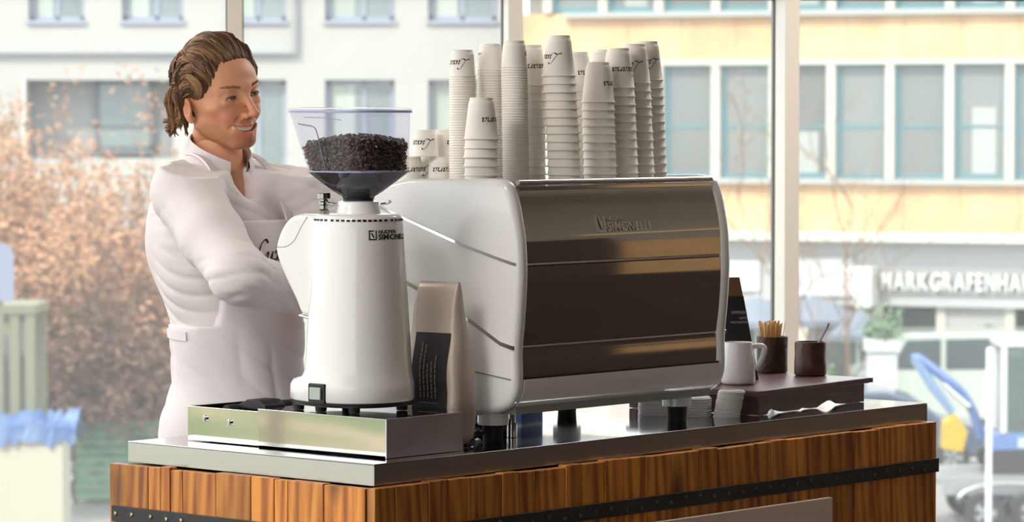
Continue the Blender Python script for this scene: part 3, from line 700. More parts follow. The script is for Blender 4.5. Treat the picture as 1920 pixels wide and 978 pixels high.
# (big?, u, v, picture height of the top, label of the top cup, of the rest, print turn, lean)
cam_face = R(-90+0) - CROT                              # turn that brings the print to face the camera
STACKS = [
 (0, 0.600, 0.312, 94, 'leftmost tall stack of small cups', -50, 0.000),
 (0, 0.672, 0.296, 83, 'stack of small cups standing behind the short five-cup stack', -140, 0.000),
 (0, 0.664, 0.214, 77, 'tall stack of small cups beside the steel panel edge', 140, -0.004),
 (1, 0.762, 0.262, 85, 'stack of large cups just right of the small-cup stacks', 34, 0.002),
 (1, 0.776, 0.172, 67, 'tallest stack of large cups in the middle', -66, -0.013),
 (1, 0.520, 0.185, 183, 'short front stack of five large cups', 70, 0.000),
 (1, 0.900, 0.175, 117, 'medium front stack of large cups right of the tallest', 88, -0.006),
 (1, 0.980, 0.179, 91, 'stack of large cups third from the right end', 40, -0.009),
 (1, 1.058, 0.197, 83, 'stack of large cups second from the right end', -42, -0.009),
 (1, 1.132, 0.220, 78, 'rightmost stack of large cups', -20, -0.010),
 (1, 0.965, 0.298, 98, 'pale back stack of large cups seen between two front stacks', 70, 0.000),
 (1, 1.060, 0.300, 94, 'farthest back stack of large cups hardly showing', 110, 0.000),
]
rc = random.Random(2)
for big, u, v, py, nm, turn, lean in STACKS:
    spec = BIG if big else SMALL; s0 = 0.0184 if big else 0.0055
    zt = ztop(u, v, py); n = max(2, int(round((zt-spec[2]-TRZ)/s0))+1); s = (zt-spec[2]-TRZ)/(n-1)
    for i in range(n):
        f = i/(n-1); du, dv = lean*f*math.cos(CROT), -lean*f*math.sin(CROT)
        j = 0.0006 if big else 0.0003
        topmost = i == n-1
        lab = 'white cup nested in the ' + nm
        if topmost: lab = 'printed top cup of the ' + nm
        put_cup(big, u+du+rc.uniform(-j, j), v+dv+rc.uniform(-j, j), TRZ+0.0003+i*s, (cam_face+PI/2+R(turn)) if topmost else 0.0, lab, 'upturned paper cups: ' + nm, topmost)
# loose pyramid of small cups at the left
PYR = [(0.556, 0.424, 0, 40, 'upturned small cup at the bottom left of the loose cup pyramid'), (0.603, 0.379, 0, 40, 'upturned small cup at the bottom right of the loose cup pyramid'),
       (0.622, 0.446, 0, -30, 'upturned small cup at the back of the loose cup pyramid'),
       (0.578, 0.4, 1, -42, 'upturned small cup resting on two others, top left of the loose pyramid'), (0.640, 0.404, 1, 95, 'upturned small cup half hidden behind the leftmost stack, on top of the pyramid')]
for u, v, lev, turn, lab in PYR:
    put_cup(0, u, v, TRZ+0.0003+lev*(SMALL[2]+0.0003), cam_face+PI/2+R(turn), lab, 'loose pyramid of small cups', True)

# ------------------------------------------------------------------ wooden riser and what stands on it
m_ris = mat('riser_wood', (66, 44, 42), 0.42, rgb2=(92, 62, 56), vscale=9, stretch=(1, 7, 7), bump=0.12, bscale=30)
m_rtop = mat('riser_top_wood', (104, 78, 82), 0.3, rgb2=(86, 62, 66), vscale=8, stretch=(1, 7, 7), bump=0.1, bscale=30)
RA = R(5.0); RM = at(1.348, 0.086, ZT, RA)
ris = thing('wooden_riser', 'low dark wooden riser board on carved legs at the right of the worktop', 'riser', RM)
RL, RDp, RZ = 0.505, 0.36, 0.058
MB().box(0.0, RL, -0.006, RDp, 0.045, RZ).build('board', m_rtop, ris, bevel=0.003)
MB().box(-0.002, 0.0, -0.006, RDp, 0.044, RZ-0.001).box(RL, RL+0.012, -0.006, RDp, 0.046, RZ-0.001).build('end_cleat', m_ris, ris, bevel=0.0008)
notch = [(0.048, 0.001), (0.055, 0.0075), (0.066, 0.013), (0.085, 0.0105), (0.12, 0.0025), (0.19, 0.002), (0.2, 0.0055), (0.215, 0.0055), (0.232, 0.002), (0.268, 0.0015), (0.29, 0.0085), (0.315, 0.0145), (0.34, 0.0145), (0.36, 0.009), (0.375, 0.0035), (0.41, 0.001)]
poly = [(0.012, 0.001)] + notch + [(RL-0.02, 0.001), (RL-0.02, 0.045), (0.012, 0.045)]
MB().prism(poly, 'y', 0.0, 0.016).build('apron', m_ris, ris, bevel=0.001, angle=60)
MB().box(0.012, 0.026, 0.0165, RDp-0.0225, 0.001, 0.0445).build('end_panel', m_ris, ris, bevel=0.001)
for (x, y) in ((0.012, RDp-0.022), (RL-0.045, RDp-0.035)): MB().box(x, x+0.022, y, y+0.022, 0.001, 0.0445).build('leg', m_ris, ris, bevel=0.001)
def ron(u, v, z=0.0, rz=0.0): return at(u, v, ZT+RZ+0.0004+z, rz)
# mug
mug_m = mat('mug_china', (232, 230, 234), 0.2, coat=0.5)
mug = thing('mug', 'white china mug with its handle to the right on the wooden riser', 'mug', ron(1.478, 0.238))
MB().lathe([(0.001, 0.001), (0.034, 0.0), (0.0395, 0.004), (0.041, 0.012), (0.0385, 0.055), (0.034, 0.092), (0.0338, 0.0985), (0.0318, 0.0985), (0.031, 0.09), (0.036, 0.02), (0.03, 0.006), (0.001, 0.005)], 40).build('bowl', mug_m, mug, smooth=True, angle=70)
hd = smooth_path([(0.033, 0.088), (0.05, 0.0905), (0.0605, 0.086), (0.059, 0.07), (0.051, 0.05), (0.0405, 0.034)], 6)
ca_, sa_ = math.cos(R(-48)), math.sin(R(-48))
hp = [(r*ca_, r*sa_, z) for r, z in hd]
MB().tube(hp, [0.0062]*len(hp), 10).build('handle', mug_m, mug, smooth=True)
# stirrer pot and sugar pot: rough dark clay
m_clay = mat('dark_clay', (54, 40, 34), 0.5, rgb2=(84, 58, 48), vscale=22, bump=0.5, bscale=60)
m_clay2 = mat('brown_clay', (72, 44, 34), 0.38, rgb2=(98, 62, 48), vscale=16, bump=0.35, bscale=40)
def pot(nm, lab, M, prof, m, wob):
    mb = MB(); seg = 36
    mb.lathe(prof, seg)
    mb.v = [(x*(1+wob*math.sin(3*math.atan2(y, x)+z*40)+wob*0.6*math.sin(z*130)), y*(1+wob*math.sin(2*math.atan2(y, x)+z*30)+wob*0.6*math.sin(z*130)), z) for x, y, z in mb.v]
    return tag(mb.build(nm, m, smooth=True, angle=60, M=M), lab, 'pot')
pot('clay_pot', 'dark clay pot holding wooden stirrers on the riser', ron(1.822, 0.398), [(0.001, 0), (0.036, 0), (0.038, 0.004), (0.0378, 0.04), (0.0385, 0.08), (0.0385, 0.088), (0.0345, 0.088), (0.034, 0.07), (0.033, 0.008), (0.001, 0.008)], m_clay, 0.006)
pot('clay_pot', 'reddish-brown clay pot with a spoon on the riser', ron(1.806, 0.27), [(0.001, 0), (0.036, 0), (0.0395, 0.005), (0.0395, 0.03), (0.0378, 0.05), (0.0385, 0.075), (0.0375, 0.082), (0.034, 0.082), (0.0335, 0.07), (0.033, 0.008), (0.001, 0.008)], m_clay2, 0.012)
m_stick = mat('birch_stick', (226, 190, 140), 0.6, rand=0.14)
rs = random.Random(9)
stick = None
sgrp = 'wooden stirrers in the dark pot'
for k in range(62):
    a = rs.uniform(0, 6.283); r = 0.026*math.sqrt(rs.random()); lean = 0.1+0.9*r/0.026*0.22
    M = ron(1.822, 0.398, 0.0085) @ Matrix.Translation((r*0.62*math.cos(a), r*0.62*math.sin(a), 0)) @ Matrix.Rotation(a, 4, 'Z') @ Matrix.Rotation(lean*r/0.026*0.62, 4, 'Y') @ Matrix.Rotation(rs.uniform(0, 3), 4, 'Z') @ Matrix.Scale(rs.uniform(0.9, 1.0), 4, (0, 0, 1))
    if stick is None:
        o = MB().prism([(-0.0024, 0.003), (-0.0018, 0.001), (0, 0.0), (0.0018, 0.001), (0.0024, 0.003), (0.0024, 0.117), (0.0018, 0.119), (0, 0.12), (-0.0018, 0.119), (-0.0024, 0.117)], 'y', -0.0007, 0.0007).build('stirrer', m_stick, M=M); stick = o.data
    else: o = link('stirrer', stick, None, M=M)
    tag(o, 'pale wooden coffee stirrer bunched in the dark clay pot', 'stirrer', sgrp)
sm_ = ron(1.806, 0.27, 0.0085)
sp_ = thing('spoon', 'steel spoon leaning out of the brown clay pot', 'spoon', sm_)
pth = smooth_path([(-0.014, 0.012, 0.006), (0.004, -0.004, 0.045), (0.026, -0.026, 0.1), (0.033, -0.031, 0.118)], 6)
MB().tube(pth, [0.0022+0.0012*i/len(pth) for i in range(len(pth))], 8).build('handle', chrome, sp_, smooth=True)
bw = MB().lathe([(0.0005, -0.006), (0.008, -0.0045), (0.012, 0.0), (0.0115, 0.0), (0.008, -0.0035), (0.0005, -0.005)], 16).build('bowl', chrome, sp_, smooth=True, M=Matrix.Translation((-0.016, 0.014, 0.0095)) @ Matrix.Rotation(R(25), 4, 'Y'))
# menu stand: tapering black card on a brown wooden back
mn = thing('menu_stand', 'tapering black menu card on a brown wooden stand behind the mug', 'menu stand', ron(1.56, 0.325, 0, R(-40)))
tw = lambda z: 0.068-0.04*z/0.245
MB().prism([(-0.07, 0.0), (0.07, 0.0), (tw(0.245), 0.245), (-tw(0.245), 0.245)], 'y', 0.0, 0.008).build('stand', mat('menu_wood', (112, 78, 56), 0.5, var=0.15, vscale=12), mn, bevel=0.001, M=Matrix.Rotation(R(-6), 4, 'X'))
cd = MB().prism([(-0.069, 0.002), (0.069, 0.002), (tw(0.2)+0.001, 0.2), (-tw(0.2)-0.001, 0.2)], 'y', -0.0016, -0.0002).build('card', mat('menu_black', (30, 30, 31), 0.5), mn, M=Matrix.Rotation(R(-6), 4, 'X'))
m_chalk = mat('menu_print', (190, 190, 190), 0.7)
TM = Matrix.Translation((0, -0.0018, 0)) @ Matrix.Rotation(PI/2, 4, 'X')
for z, t, s in ((0.158, 'ESPRESSO', 0.009), (0.145, 'LATTE', 0.007), (0.135, 'MACCHIATO', 0.007), (0.07, 'FILTER', 0.008), (0.055, 'CHOCOLATE', 0.0105), (0.036, 'TEA', 0.009)):
    text_mesh('menu_line', t, s, m_chalk, cd, Matrix.Translation((0.052 if z < 0.1 else 0.045, 0, z)) @ TM, align='RIGHT')
# stacks of flat lids in front of the riser
m_lid = mat('lid_plastic', (226, 222, 218), 0.35, trans=0.15)
def lid_mesh(r):
    o = MB().lathe([(0.001, 0.0012), (r*0.82, 0.001), (r*0.86, 0.0035), (r*0.9, 0.0035), (r*0.93, 0.0005), (r, 0.0), (r, 0.0022), (r*0.94, 0.0026), (r*0.91, 0.0052), (r*0.85, 0.0052), (r*0.81, 0.0026), (r*0.001, 0.0028)], 28).build('cup_lid', m_lid, smooth=True); me = o.data; bpy.data.objects.remove(o); return me
lidL = lid_mesh(0.039); lidS = lid_mesh(0.031)
rl = random.Random(4)
for (u, v, n, me, nm, dz, ln) in ((1.292, 0.128, 13, lidS, 'leaning stack nearest the riser', 0.0046, 0.012), (1.285, 0.215, 9, lidL, 'middle stack behind the machine foot', 0.0046, 0.0), (1.245, 0.3, 10, lidL, 'left stack under the machine', 0.0046, 0.0)):
    for i in range(n):
        o = link('cup_lid', me, None, M=at(u+ln*i/n+rl.uniform(-0.0006, 0.0006), v-ln*0.5*i/n+rl.uniform(-0.0006, 0.0006), ZT+0.0003+i*dz))
        tag(o, ('top' if i == n-1 else 'white plastic') + ' cup lid in the ' + nm + ' on the worktop', 'cup lid', 'cup lids: ' + nm)
# ------------------------------------------------------------------ the barista, modelled as a distance field turned into one skin
class Field:
    def __init__(s, lo, hi, h):
        s.lo = np.array(lo, np.float32); s.h = h; s.n = np.ceil((np.array(hi)-np.array(lo))/h).astype(int)+1
        s.F = np.full(tuple(s.n), 1.0, np.float32)
        s.ax = [s.lo[i]+h*np.arange(s.n[i], dtype=np.float32) for i in range(3)]
    def box(s, lo, hi, m):
        i0 = np.clip(np.floor((np.array(lo)-m-s.lo)/s.h).astype(int), 0, s.n); i1 = np.clip(np.ceil((np.array(hi)+m-s.lo)/s.h).astype(int)+1, 0, s.n)
        sl = tuple(slice(a, b) for a, b in zip(i0, i1))
        X, Y, Z = np.meshgrid(s.ax[0][sl[0]], s.ax[1][sl[1]], s.ax[2][sl[2]], indexing='ij', sparse=True)
        return sl, X, Y, Z
    def mix(s, sl, d, k, op):
        f = s.F[sl]
        if f.size == 0: return
        if op == '+': a, b = f, d
        else: a, b = -f, d                       # '-' carve d out of f
        if k > 0:
            q = np.maximum(k-np.abs(a-b), 0)/k; r = np.minimum(a, b)-q*q*k*0.25
        else: r = np.minimum(a, b)
        s.F[sl] = r if op == '+' else -r
    def ell(s, c, r, k=0.01, op='+', rot=None, warp=None):
        c = np.array(c, float); r = np.array(r, float); R_ = max(r) if rot is not None else r
        sl, X, Y, Z = s.box(c-R_, c+R_, 2*k+0.012)
        x, y, z = X-c[0], Y-c[1], Z-c[2]
        if rot is not None:
            x, y, z = [m[0]*x+m[1]*y+m[2]*z for m in np.array(rot.transposed() if hasattr(rot, 'transposed') else rot)]
        if warp: z = z-warp*x*x
        k0 = np.sqrt((x/r[0])**2+(y/r[1])**2+(z/r[2])**2); k1 = np.sqrt((x/r[0]**2)**2+(y/r[1]**2)**2+(z/r[2]**2)**2)+1e-6
        s.mix(sl, (k0*(k0-1)/k1).astype(np.float32), k, op)
    def cone(s, a, b, ra, rb, k=0.01, op='+', flat=None):
        a = np.array(a, float); b = np.array(b, float); m = max(ra, rb)
        sl, X, Y, Z = s.box(np.minimum(a, b)-m, np.maximum(a, b)+m, 2*k+0.012)
        ba = b-a; L2 = float(ba@ba)+1e-9
        t = np.clip(((X-a[0])*ba[0]+(Y-a[1])*ba[1]+(Z-a[2])*ba[2])/L2, 0, 1)
        dx, dy, dz = X-a[0]-t*ba[0], Y-a[1]-t*ba[1], Z-a[2]-t*ba[2]
        s.mix(sl, (np.sqrt(dx*dx+dy*dy+dz*dz)-(ra+(rb-ra)*t)).astype(np.float32), k, op)
    def chain(s, pts, rads, k=0.012):
        for i in range(len(pts)-1): s.cone(pts[i], pts[i+1], rads[i], rads[i+1], k)
    def mesh(s):
        """naive surface nets"""
        F = s.F; n = F.shape; ins = F < 0
        c = np.zeros((n[0]-1, n[1]-1, n[2]-1), np.uint8)
        for i in (0, 1):
            for j in (0, 1):
                for k in (0, 1): c += ins[i:n[0]-1+i, j:n[1]-1+j, k:n[2]-1+k]
        act = np.argwhere((c > 0) & (c < 8)); idx = np.full(c.shape, -1, np.int32); idx[tuple(act.T)] = np.arange(len(act))
        cor = [(i, j, k) for i in (0, 1) for j in (0, 1) for k in (0, 1)]
        V = np.stack([F[act[:, 0]+q[0], act[:, 1]+q[1], act[:, 2]+q[2]] for q in cor], 1)
        P = np.zeros((len(act), 3)); cnt = np.zeros(len(act))
        for a in range(8):
            for b in range(a+1, 8):
                qa, qb = np.array(cor[a]), np.array(cor[b])
                if np.abs(qa-qb).sum() != 1: continue
                m = (V[:, a] < 0) != (V[:, b] < 0); t = np.where(m, V[:, a]/(V[:, a]-V[:, b]+1e-12), 0)
                P[m] += (qa+(qb-qa)*t[:, None])[m]; cnt[m] += 1
        P = (P/cnt[:, None]+act)*s.h+s.lo
        faces = []
        for ax in range(3):
            o1, o2 = [(1, 2), (2, 0), (0, 1)][ax]
            sl0 = [slice(None)]*3; sl1 = [slice(None)]*3; sl0[ax] = slice(0, -1); sl1[ax] = slice(1, None)
            d = ins[tuple(sl0)].astype(np.int8)-ins[tuple(sl1)].astype(np.int8)
            e = np.argwhere(d != 0); e = e[(e[:, o1] > 0) & (e[:, o2] > 0) & (e[:, o1] < n[o1]-1) & (e[:, o2] < n[o2]-1)]
            sg = d[tuple(e.T)]
            def cell(da, db):
                q = e.copy(); q[:, o1] -= da; q[:, o2] -= db; return idx[tuple(q.T)]
            quad = np.stack([cell(1, 1), cell(0, 1), cell(0, 0), cell(1, 0)], 1)
            quad[sg < 0] = quad[sg < 0][:, ::-1]
            faces.append(quad)
        return P, np.concatenate(faces)
def np_mesh(name, V, Fq):
    me = bpy.data.meshes.new(name); nv, nf = len(V), len(Fq)
    me.vertices.add(nv); me.vertices.foreach_set('co', np.ascontiguousarray(V, np.float32).ravel())
    me.loops.add(nf*4); me.loops.foreach_set('vertex_index', np.ascontiguousarray(Fq, np.int32).ravel())
    me.polygons.add(nf); me.polygons.foreach_set('loop_start', np.arange(0, nf*4, 4, dtype=np.int32))
    me.update(calc_edges=True); me.validate()
    me.polygons.foreach_set('use_smooth', [True]*len(me.polygons)); return me
def relax(V, Fq, it=2, w=0.5):
    """light smoothing of the net"""
    E = np.concatenate([Fq[:, [0, 1]], Fq[:, [1, 2]], Fq[:, [2, 3]], Fq[:, [3, 0]]]); V = V.copy()
    deg = np.bincount(E.ravel(), minlength=len(V)).astype(float)
    for _ in range(it):
        S = np.zeros_like(V)
        for a in range(3):
            S[:, a] = np.bincount(E[:, 0], V[E[:, 1], a], len(V))+np.bincount(E[:, 1], V[E[:, 0], a], len(V))
        V = V*(1-w)+S/np.maximum(deg, 1)[:, None]*w
    return V
def normals(V, Fq):
    fn = np.cross(V[Fq[:, 2]]-V[Fq[:, 0]], V[Fq[:, 3]]-V[Fq[:, 1]]); N = np.zeros_like(V)
    for i in range(4): 
        for a in range(3): N[:, a] += np.bincount(Fq[:, i], fn[:, a], len(V))
    return N/(np.linalg.norm(N, axis=1)[:, None]+1e-12)

PM = at(0.44, 0.872, 0.0)                                # feet; faces the counter (-y), his left is +x
# ---- head (own frame: origin at eye level between the ears, facing -y)
HD = Field((-0.1, -0.135, -0.235), (0.1, 0.125, 0.13), 0.0017)
H = HD
H.ell((0, -0.010, 0.024), (0.0745, 0.079, 0.075), 0.02)
H.ell((0, -0.036, 0.028), (0.060, 0.052, 0.046), 0.03)             # forehead
H.ell((0, -0.032, -0.036), (0.054, 0.058, 0.072), 0.03)            # face
for s in (-1, 1):
    H.cone((s*0.050, -0.004, -0.058), (s*0.02, -0.07, -0.097), 0.015, 0.014, 0.018)      # jaw
    H.ell((s*0.045, -0.056, -0.02), (0.022, 0.022, 0.015), 0.018)                    # cheekbone
    H.ell((s*0.034, -0.074, -0.04), (0.017, 0.015, 0.015), 0.016)                  # smiling cheek
    H.cone((s*0.008, -0.0885, 0.017), (s*0.046, -0.071, 0.016), 0.0095, 0.008, 0.014)   # brow
H.ell((0, -0.08, -0.097), (0.021, 0.016, 0.015), 0.016)          # chin
H.ell((0, -0.074, -0.066), (0.033, 0.025, 0.028), 0.02)          # muzzle
for s in (-1, 1):
    H.ell((s*0.0315, -0.104, 0.001), (0.0185, 0.019, 0.0135), 0.010, '-')           # eye socket
    H.ell((s*0.0325, -0.0765, -0.001), (0.0165, 0.0145, 0.0125), 0.004)             # lids
    H.cone((s*0.019, -0.086, -0.012), (s*0.045, -0.078, -0.013), 0.0045, 0.004, 0.007)  # pouch under the eye
    H.ell((s*0.0325, -0.0915, -0.0012), (0.0148, 0.012, 0.0036), 0.0018, '-', warp=-12)  # eye slit
H.cone((0, -0.0885, 0.008), (0, -0.1165, -0.034), 0.0075, 0.0085, 0.010)            # nose
H.ell((0, -0.118, -0.037), (0.0105, 0.0095, 0.0085), 0.006)
for s in (-1, 1):
    H.ell((s*0.0115, -0.1035, -0.0405), (0.0072, 0.0095, 0.0065), 0.005)
    H.ell((s*0.0065, -0.109, -0.0475), (0.0038, 0.0052, 0.0035), 0.003, '-')
    H.cone((s*0.0195, -0.098, -0.042), (s*0.039, -0.078, -0.068), 0.0034, 0.0042, 0.006, '-')   # smile fold
# mouth, corners pulled up
H.cone((0, -0.099, -0.0615), (0.030, -0.0835, -0.0545), 0.0046, 0.003, 0.006); H.cone((0, -0.099, -0.0615), (-0.030, -0.0835, -0.0545), 0.0046, 0.003, 0.006)
H.cone((0, -0.0965, -0.0805), (0.028, -0.084, -0.0655), 0.006, 0.0032, 0.006); H.cone((0, -0.0965, -0.0805), (-0.028, -0.084, -0.0655), 0.006, 0.0032, 0.006)
H.ell((0, -0.1, -0.0705), (0.0335, 0.032, 0.0054), 0.0016, '-', warp=12)
for s in (-1, 1):                                                 # ears
    er = Matrix.Rotation(R(s*18), 3, 'Z') @ Matrix.Rotation(R(-12), 3, 'X')
    H.ell((s*0.076, 0.004, -0.022), (0.0075, 0.0165, 0.026), 0.006, rot=er)
    H.ell((s*0.085, 0.001, -0.019), (0.0075, 0.010, 0.016), 0.004, '-', rot=er)
    H.ell((s*0.0735, -0.003, -0.0445), (0.005, 0.008, 0.008), 0.006)
H.cone((0, 0.012, -0.09), (0.006, 0.036, -0.25), 0.047, 0.058, 0.012)                   # neck
H.cone((0, -0.022, -0.14), (0.004, -0.02, -0.24), 0.013, 0.02, 0.02)               # throat
HV, HF = H.mesh(); HV = relax(HV, HF, 1, 0.4)
def head_colour(P):
    base = np.array(lin((222, 163, 128))); C_ = np.tile(base, (len(P), 1))
    def blob(c, r, col, amt):
        d = np.sqrt((((P-np.array(c))/np.array(r))**2).sum(1)); w = (np.clip(1.25-d, 0, 0.5)/0.5*amt)[:, None]; C_[:] = C_*(1-w)+np.array(lin(col))*w
    for s in (-1, 1):
        blob((s*0.04, -0.07, -0.035), (0.03, 0.04, 0.025), (214, 138, 112), 0.6)
        blob((s*0.0325, -0.09, -0.002), (0.022, 0.02, 0.009), (186, 124, 104), 0.5)
        blob((s*0.082, 0.015, -0.018), (0.02, 0.03, 0.035), (220, 140, 118), 0.6)
    blob((0, -0.115, -0.037), (0.016, 0.02, 0.014), (218, 140, 116), 0.6)
    blob((0, -0.075, -0.095), (0.055, 0.05, 0.03), (170, 110, 78), 0.75)      # stubble on chin and jaw
    for s in (-1, 1): blob((s*0.05, -0.03, -0.078), (0.025, 0.05, 0.028), (172, 114, 82), 0.7)
    blob((0, -0.1, -0.0535), (0.03, 0.02, 0.007), (164, 104, 74), 0.75)       # moustache shade
    blob((0, -0.1, -0.0625), (0.03, 0.012, 0.0045), (196, 108, 98), 0.8)
    blob((0, -0.098, -0.0785), (0.026, 0.012, 0.0055), (204, 116, 104), 0.85)
    blob((0, -0.075, -0.068), (0.03, 0.017, 0.009), (96, 40, 36), 0.9)
    return C_
HC = head_colour(HV)
HM = Matrix.Translation((-0.018, 0.024, 1.686)) @ Matrix.Rotation(R(-2), 4, 'Z') @ Matrix.Rotation(R(-9), 4, 'Y') @ Matrix.Rotation(R(3), 4, 'X') @ Matrix.Scale(1.07, 4)
def xf(M, V): A = np.array(M); return V @ A[:3, :3].T+A[:3, 3]
# ---- torso, arms, legs under the clothes (coarser)
SR, ER, WR = (-0.160, -0.035, 1.468), (-0.243, -0.284, 1.298), (-0.015, -0.256, 1.243)
SL, EL, WL = (0.160, -0.045, 1.468), (0.285, -0.2, 1.25), (0.2, -0.235, 1.2)
B = Field((-0.36, -0.36, 0.0), (0.36, 0.2, 1.6), 0.008)
B.ell((0, 0.02, 1.33), (0.15, 0.09, 0.14), 0.05); B.ell((0, 0.0, 1.08), (0.14, 0.095, 0.2), 0.06); B.ell((0, 0.01, 0.93), (0.155, 0.11, 0.12), 0.05)
B.cone((0, 0.035, 1.56), (0, 0.03, 1.4), 0.055, 0.07, 0.04)
for S_, E_, W_ in ((SR, ER, WR), (SL, EL, WL)): B.chain([(S_[0]*0.5, S_[1]+0.05, S_[2]-0.03), S_, E_, W_], [0.045, 0.042, 0.036, 0.027], 0.01)
for s in (-1, 1):
    B.chain([(s*0.085, 0.01, 0.9), (s*0.095, 0.0, 0.5), (s*0.1, 0.02, 0.09)], [0.08, 0.055, 0.04], 0.02)
BV, BF = B.mesh()
def hand(Wp, dirv, palm_n, side, curl):
    """palm and five fingers; dirv = wrist to knuckles, palm_n = out of the palm, side = towards the thumb"""
    d = Vector(dirv).normalized(); n = Vector(palm_n); n = (n-d*n.dot(d)).normalized(); t = d.cross(n)*side
    W_ = Vector(Wp); f = Field([c-0.16 for c in W_], [c+0.16 for c in W_], 0.0026)
    P = lambda a, b, c: tuple(W_+d*a+t*b+n*c)
    f.cone(P(-0.05, 0, 0), P(0.01, 0, 0), 0.027, 0.024, 0.01)
    for b in (-0.024, -0.008, 0.008, 0.024): f.cone(P(0.01, b*0.7, 0), P(0.082, b*1.15, 0), 0.015, 0.0125, 0.012)
    for b, L_ in ((0.0285, 0.07), (0.0095, 0.08), (-0.0095, 0.074), (-0.0275, 0.058)):
        p = Vector((0.084, b, 0.0)); a = curl*0.45; pts = [P(*p)]
        for q, fr in enumerate((0.45, 0.31, 0.24)):
            p = p+Vector((math.cos(a)*L_*fr*1.15, 0, math.sin(a)*L_*fr*1.15)); pts.append(P(*p)); a += curl
        f.chain(pts, [0.0098, 0.0092, 0.0084, 0.0072], 0.003)
    f.chain([P(0.018, 0.022, 0.006), P(0.045, 0.046, 0.018), P(0.068, 0.05, 0.036), P(0.082, 0.042, 0.05)], [0.014, 0.0115, 0.01, 0.008], 0.006)
    V, F_ = f.mesh(); return relax(V, F_, 1, 0.4), F_
hR = hand(WR, (0.9, 0.30, -0.28), (0.15, -0.55, -0.8), -1, 0.75)
hL = hand(WL, (-0.75, 0.1, -0.5), (-0.3, -0.6, -0.5), 1, 0.6)
parts_ = [(xf(HM, HV), HF, HC), (BV, BF, None), (hR[0], hR[1], None), (hL[0], hL[1], None)]
Vs, Fs, Cs = [], [], []; off = 0
for V, F_, C_ in parts_:
    Vs.append(V); Fs.append(F_+off); off += len(V); Cs.append(C_ if C_ is not None else np.tile(np.array(lin((220, 160, 126))), (len(V), 1)))
pme = np_mesh('person', np.concatenate(Vs), np.concatenate(Fs))
ca = pme.color_attributes.new('skin', 'FLOAT_COLOR', 'POINT'); cc = np.ones((off, 4), np.float32); cc[:, :3] = np.concatenate(Cs); ca.data.foreach_set('color', cc.ravel())
m_skin = mat('skin', (222, 168, 140), 0.48, attr='skin', sub=0.12, spec=0.35, bump=0.05, bscale=400)
person = link('person', pme, m_skin, M=PM); tag(person, 'smiling barista with swept-back brown hair in white shirt and apron behind the counter', 'person')
HE = HM
# eyes and teeth
for s in (-1, 1):
    eb = MB().lathe([(0.0122*math.sin(R(a)), -0.0122*math.cos(R(a))) for a in range(2, 180, 11)], 20).build('eye', mat('eye_white', (226, 216, 210), 0.2, coat=0.5), person, smooth='all', M=HE @ Matrix.Translation((s*0.0325, -0.0765, -0.001)) @ Matrix.Rotation(R(10), 4, 'Z') @ Matrix.Rotation(PI/2, 4, 'X'))
    MB().lathe([(0.0001, 0.0127), (0.0034, 0.0123), (0.0064, 0.0108), (0.0064, 0.0104)], 18).build('iris', mat('iris', (62, 58, 52), 0.1, coat=0.8), eb, smooth='all')
tv = []; tf = []
for i in range(13):
    x = -0.029+0.058*i/12; yy = -0.0925+14*x*x
    tv += [(x, yy, -0.063+12*x*x), (x, yy, -0.0738+12*x*x)]
for i in range(12): tf.append((2*i, 2*i+2, 2*i+3, 2*i+1))
MB().add(tv, tf).build('teeth', mat('teeth', (240, 232, 220), 0.25), person, smooth='all', M=HE)
# ---- hair: swept back from the forehead, waves over the ears, curls at the nape
rh = random.Random(21); hm = MB(); tone = []
def cran(lat, alp, lift):
    """point over the skull: lat from his right (-) to left (+), alp from the face (0) over the top (90) to the nape (220)"""
    a, b = R(alp), R(lat)
    rx, ry, rz = 0.0755+lift, 0.091+lift, 0.076+lift
    x = rx*math.sin(b); y = -ry*math.cos(b)*math.cos(a)+0.001; z = rz*math.cos(b)*math.sin(a)+0.024
    if math.cos(a) < 0: y = 0.001+(y-0.001)*0.74
    if math.sin(a) < 0: z = z*1.0-0.012*(-math.sin(a))*1.0
    return Vector((x, y, z))
def hairline(lat):                                       # where hair starts on the forehead and temples
    a = abs(lat); return 37-0.0035*a*a-(0 if a < 30 else (a-30)*1.5)
SH = [(92, 62, 42), (112, 78, 54), (134, 98, 66), (78, 52, 36), (152, 116, 80)]
def lock(n, lat, a0, a1, lift, wave, drop, flip, spread=5.0):
    """one lock: strands that share a path"""
    ph = rh.uniform(0, 6.28); fr = rh.uniform(1.3, 2.1); sh = np.array(lin(rh.choice(SH)))
    for _ in range(n):
        l2 = lat+rh.gauss(0, spread*0.5); da = rh.gauss(0, 2.5)
        strand(l2, max(a0+da, hairline(l2)-1), a1+rh.gauss(0, 7), lift*rh.uniform(0.75, 1.1), rh.uniform(0.0019, 0.0031), tuple(sh*rh.uniform(0.75, 1.25)), wave, drop, flip*rh.uniform(0.6, 1.2), ph+rh.gauss(0, 0.22), fr)
def strand(lat, a0, a1, lift, rad, shade, wave, drop, flip, ph, fr):
    n = 17; pts = []; rd = []
    for i in range(n):
        t = i/(n-1); al = a0+(a1-a0)*t; env = min(1.0, t*4)
        lf = 0.003+lift*env*(1-0.3*t)+wave*math.sin(ph+fr*6.28*t)*env*0.7
        la = lat+wave*1100*math.sin(ph*1.3+fr*6.28*t)*env+drop*t
        p = cran(max(-83, min(83, la)), al, lf)
        if t > 0.75: e = (t-0.75)/0.25; p += Vector((math.copysign(0.3, la)*flip*e*e, 0.8*flip*e*e, flip*0.5*e*e))
        pts.append(p); rd.append(rad*(0.5+0.5*min(1, t*5))*(1-0.8*max(0, (t-0.55)/0.45)))
    n0_ = len(hm.v); hm.tube(pts, rd, 5); tone.extend([shade]*(len(hm.v)-n0_))
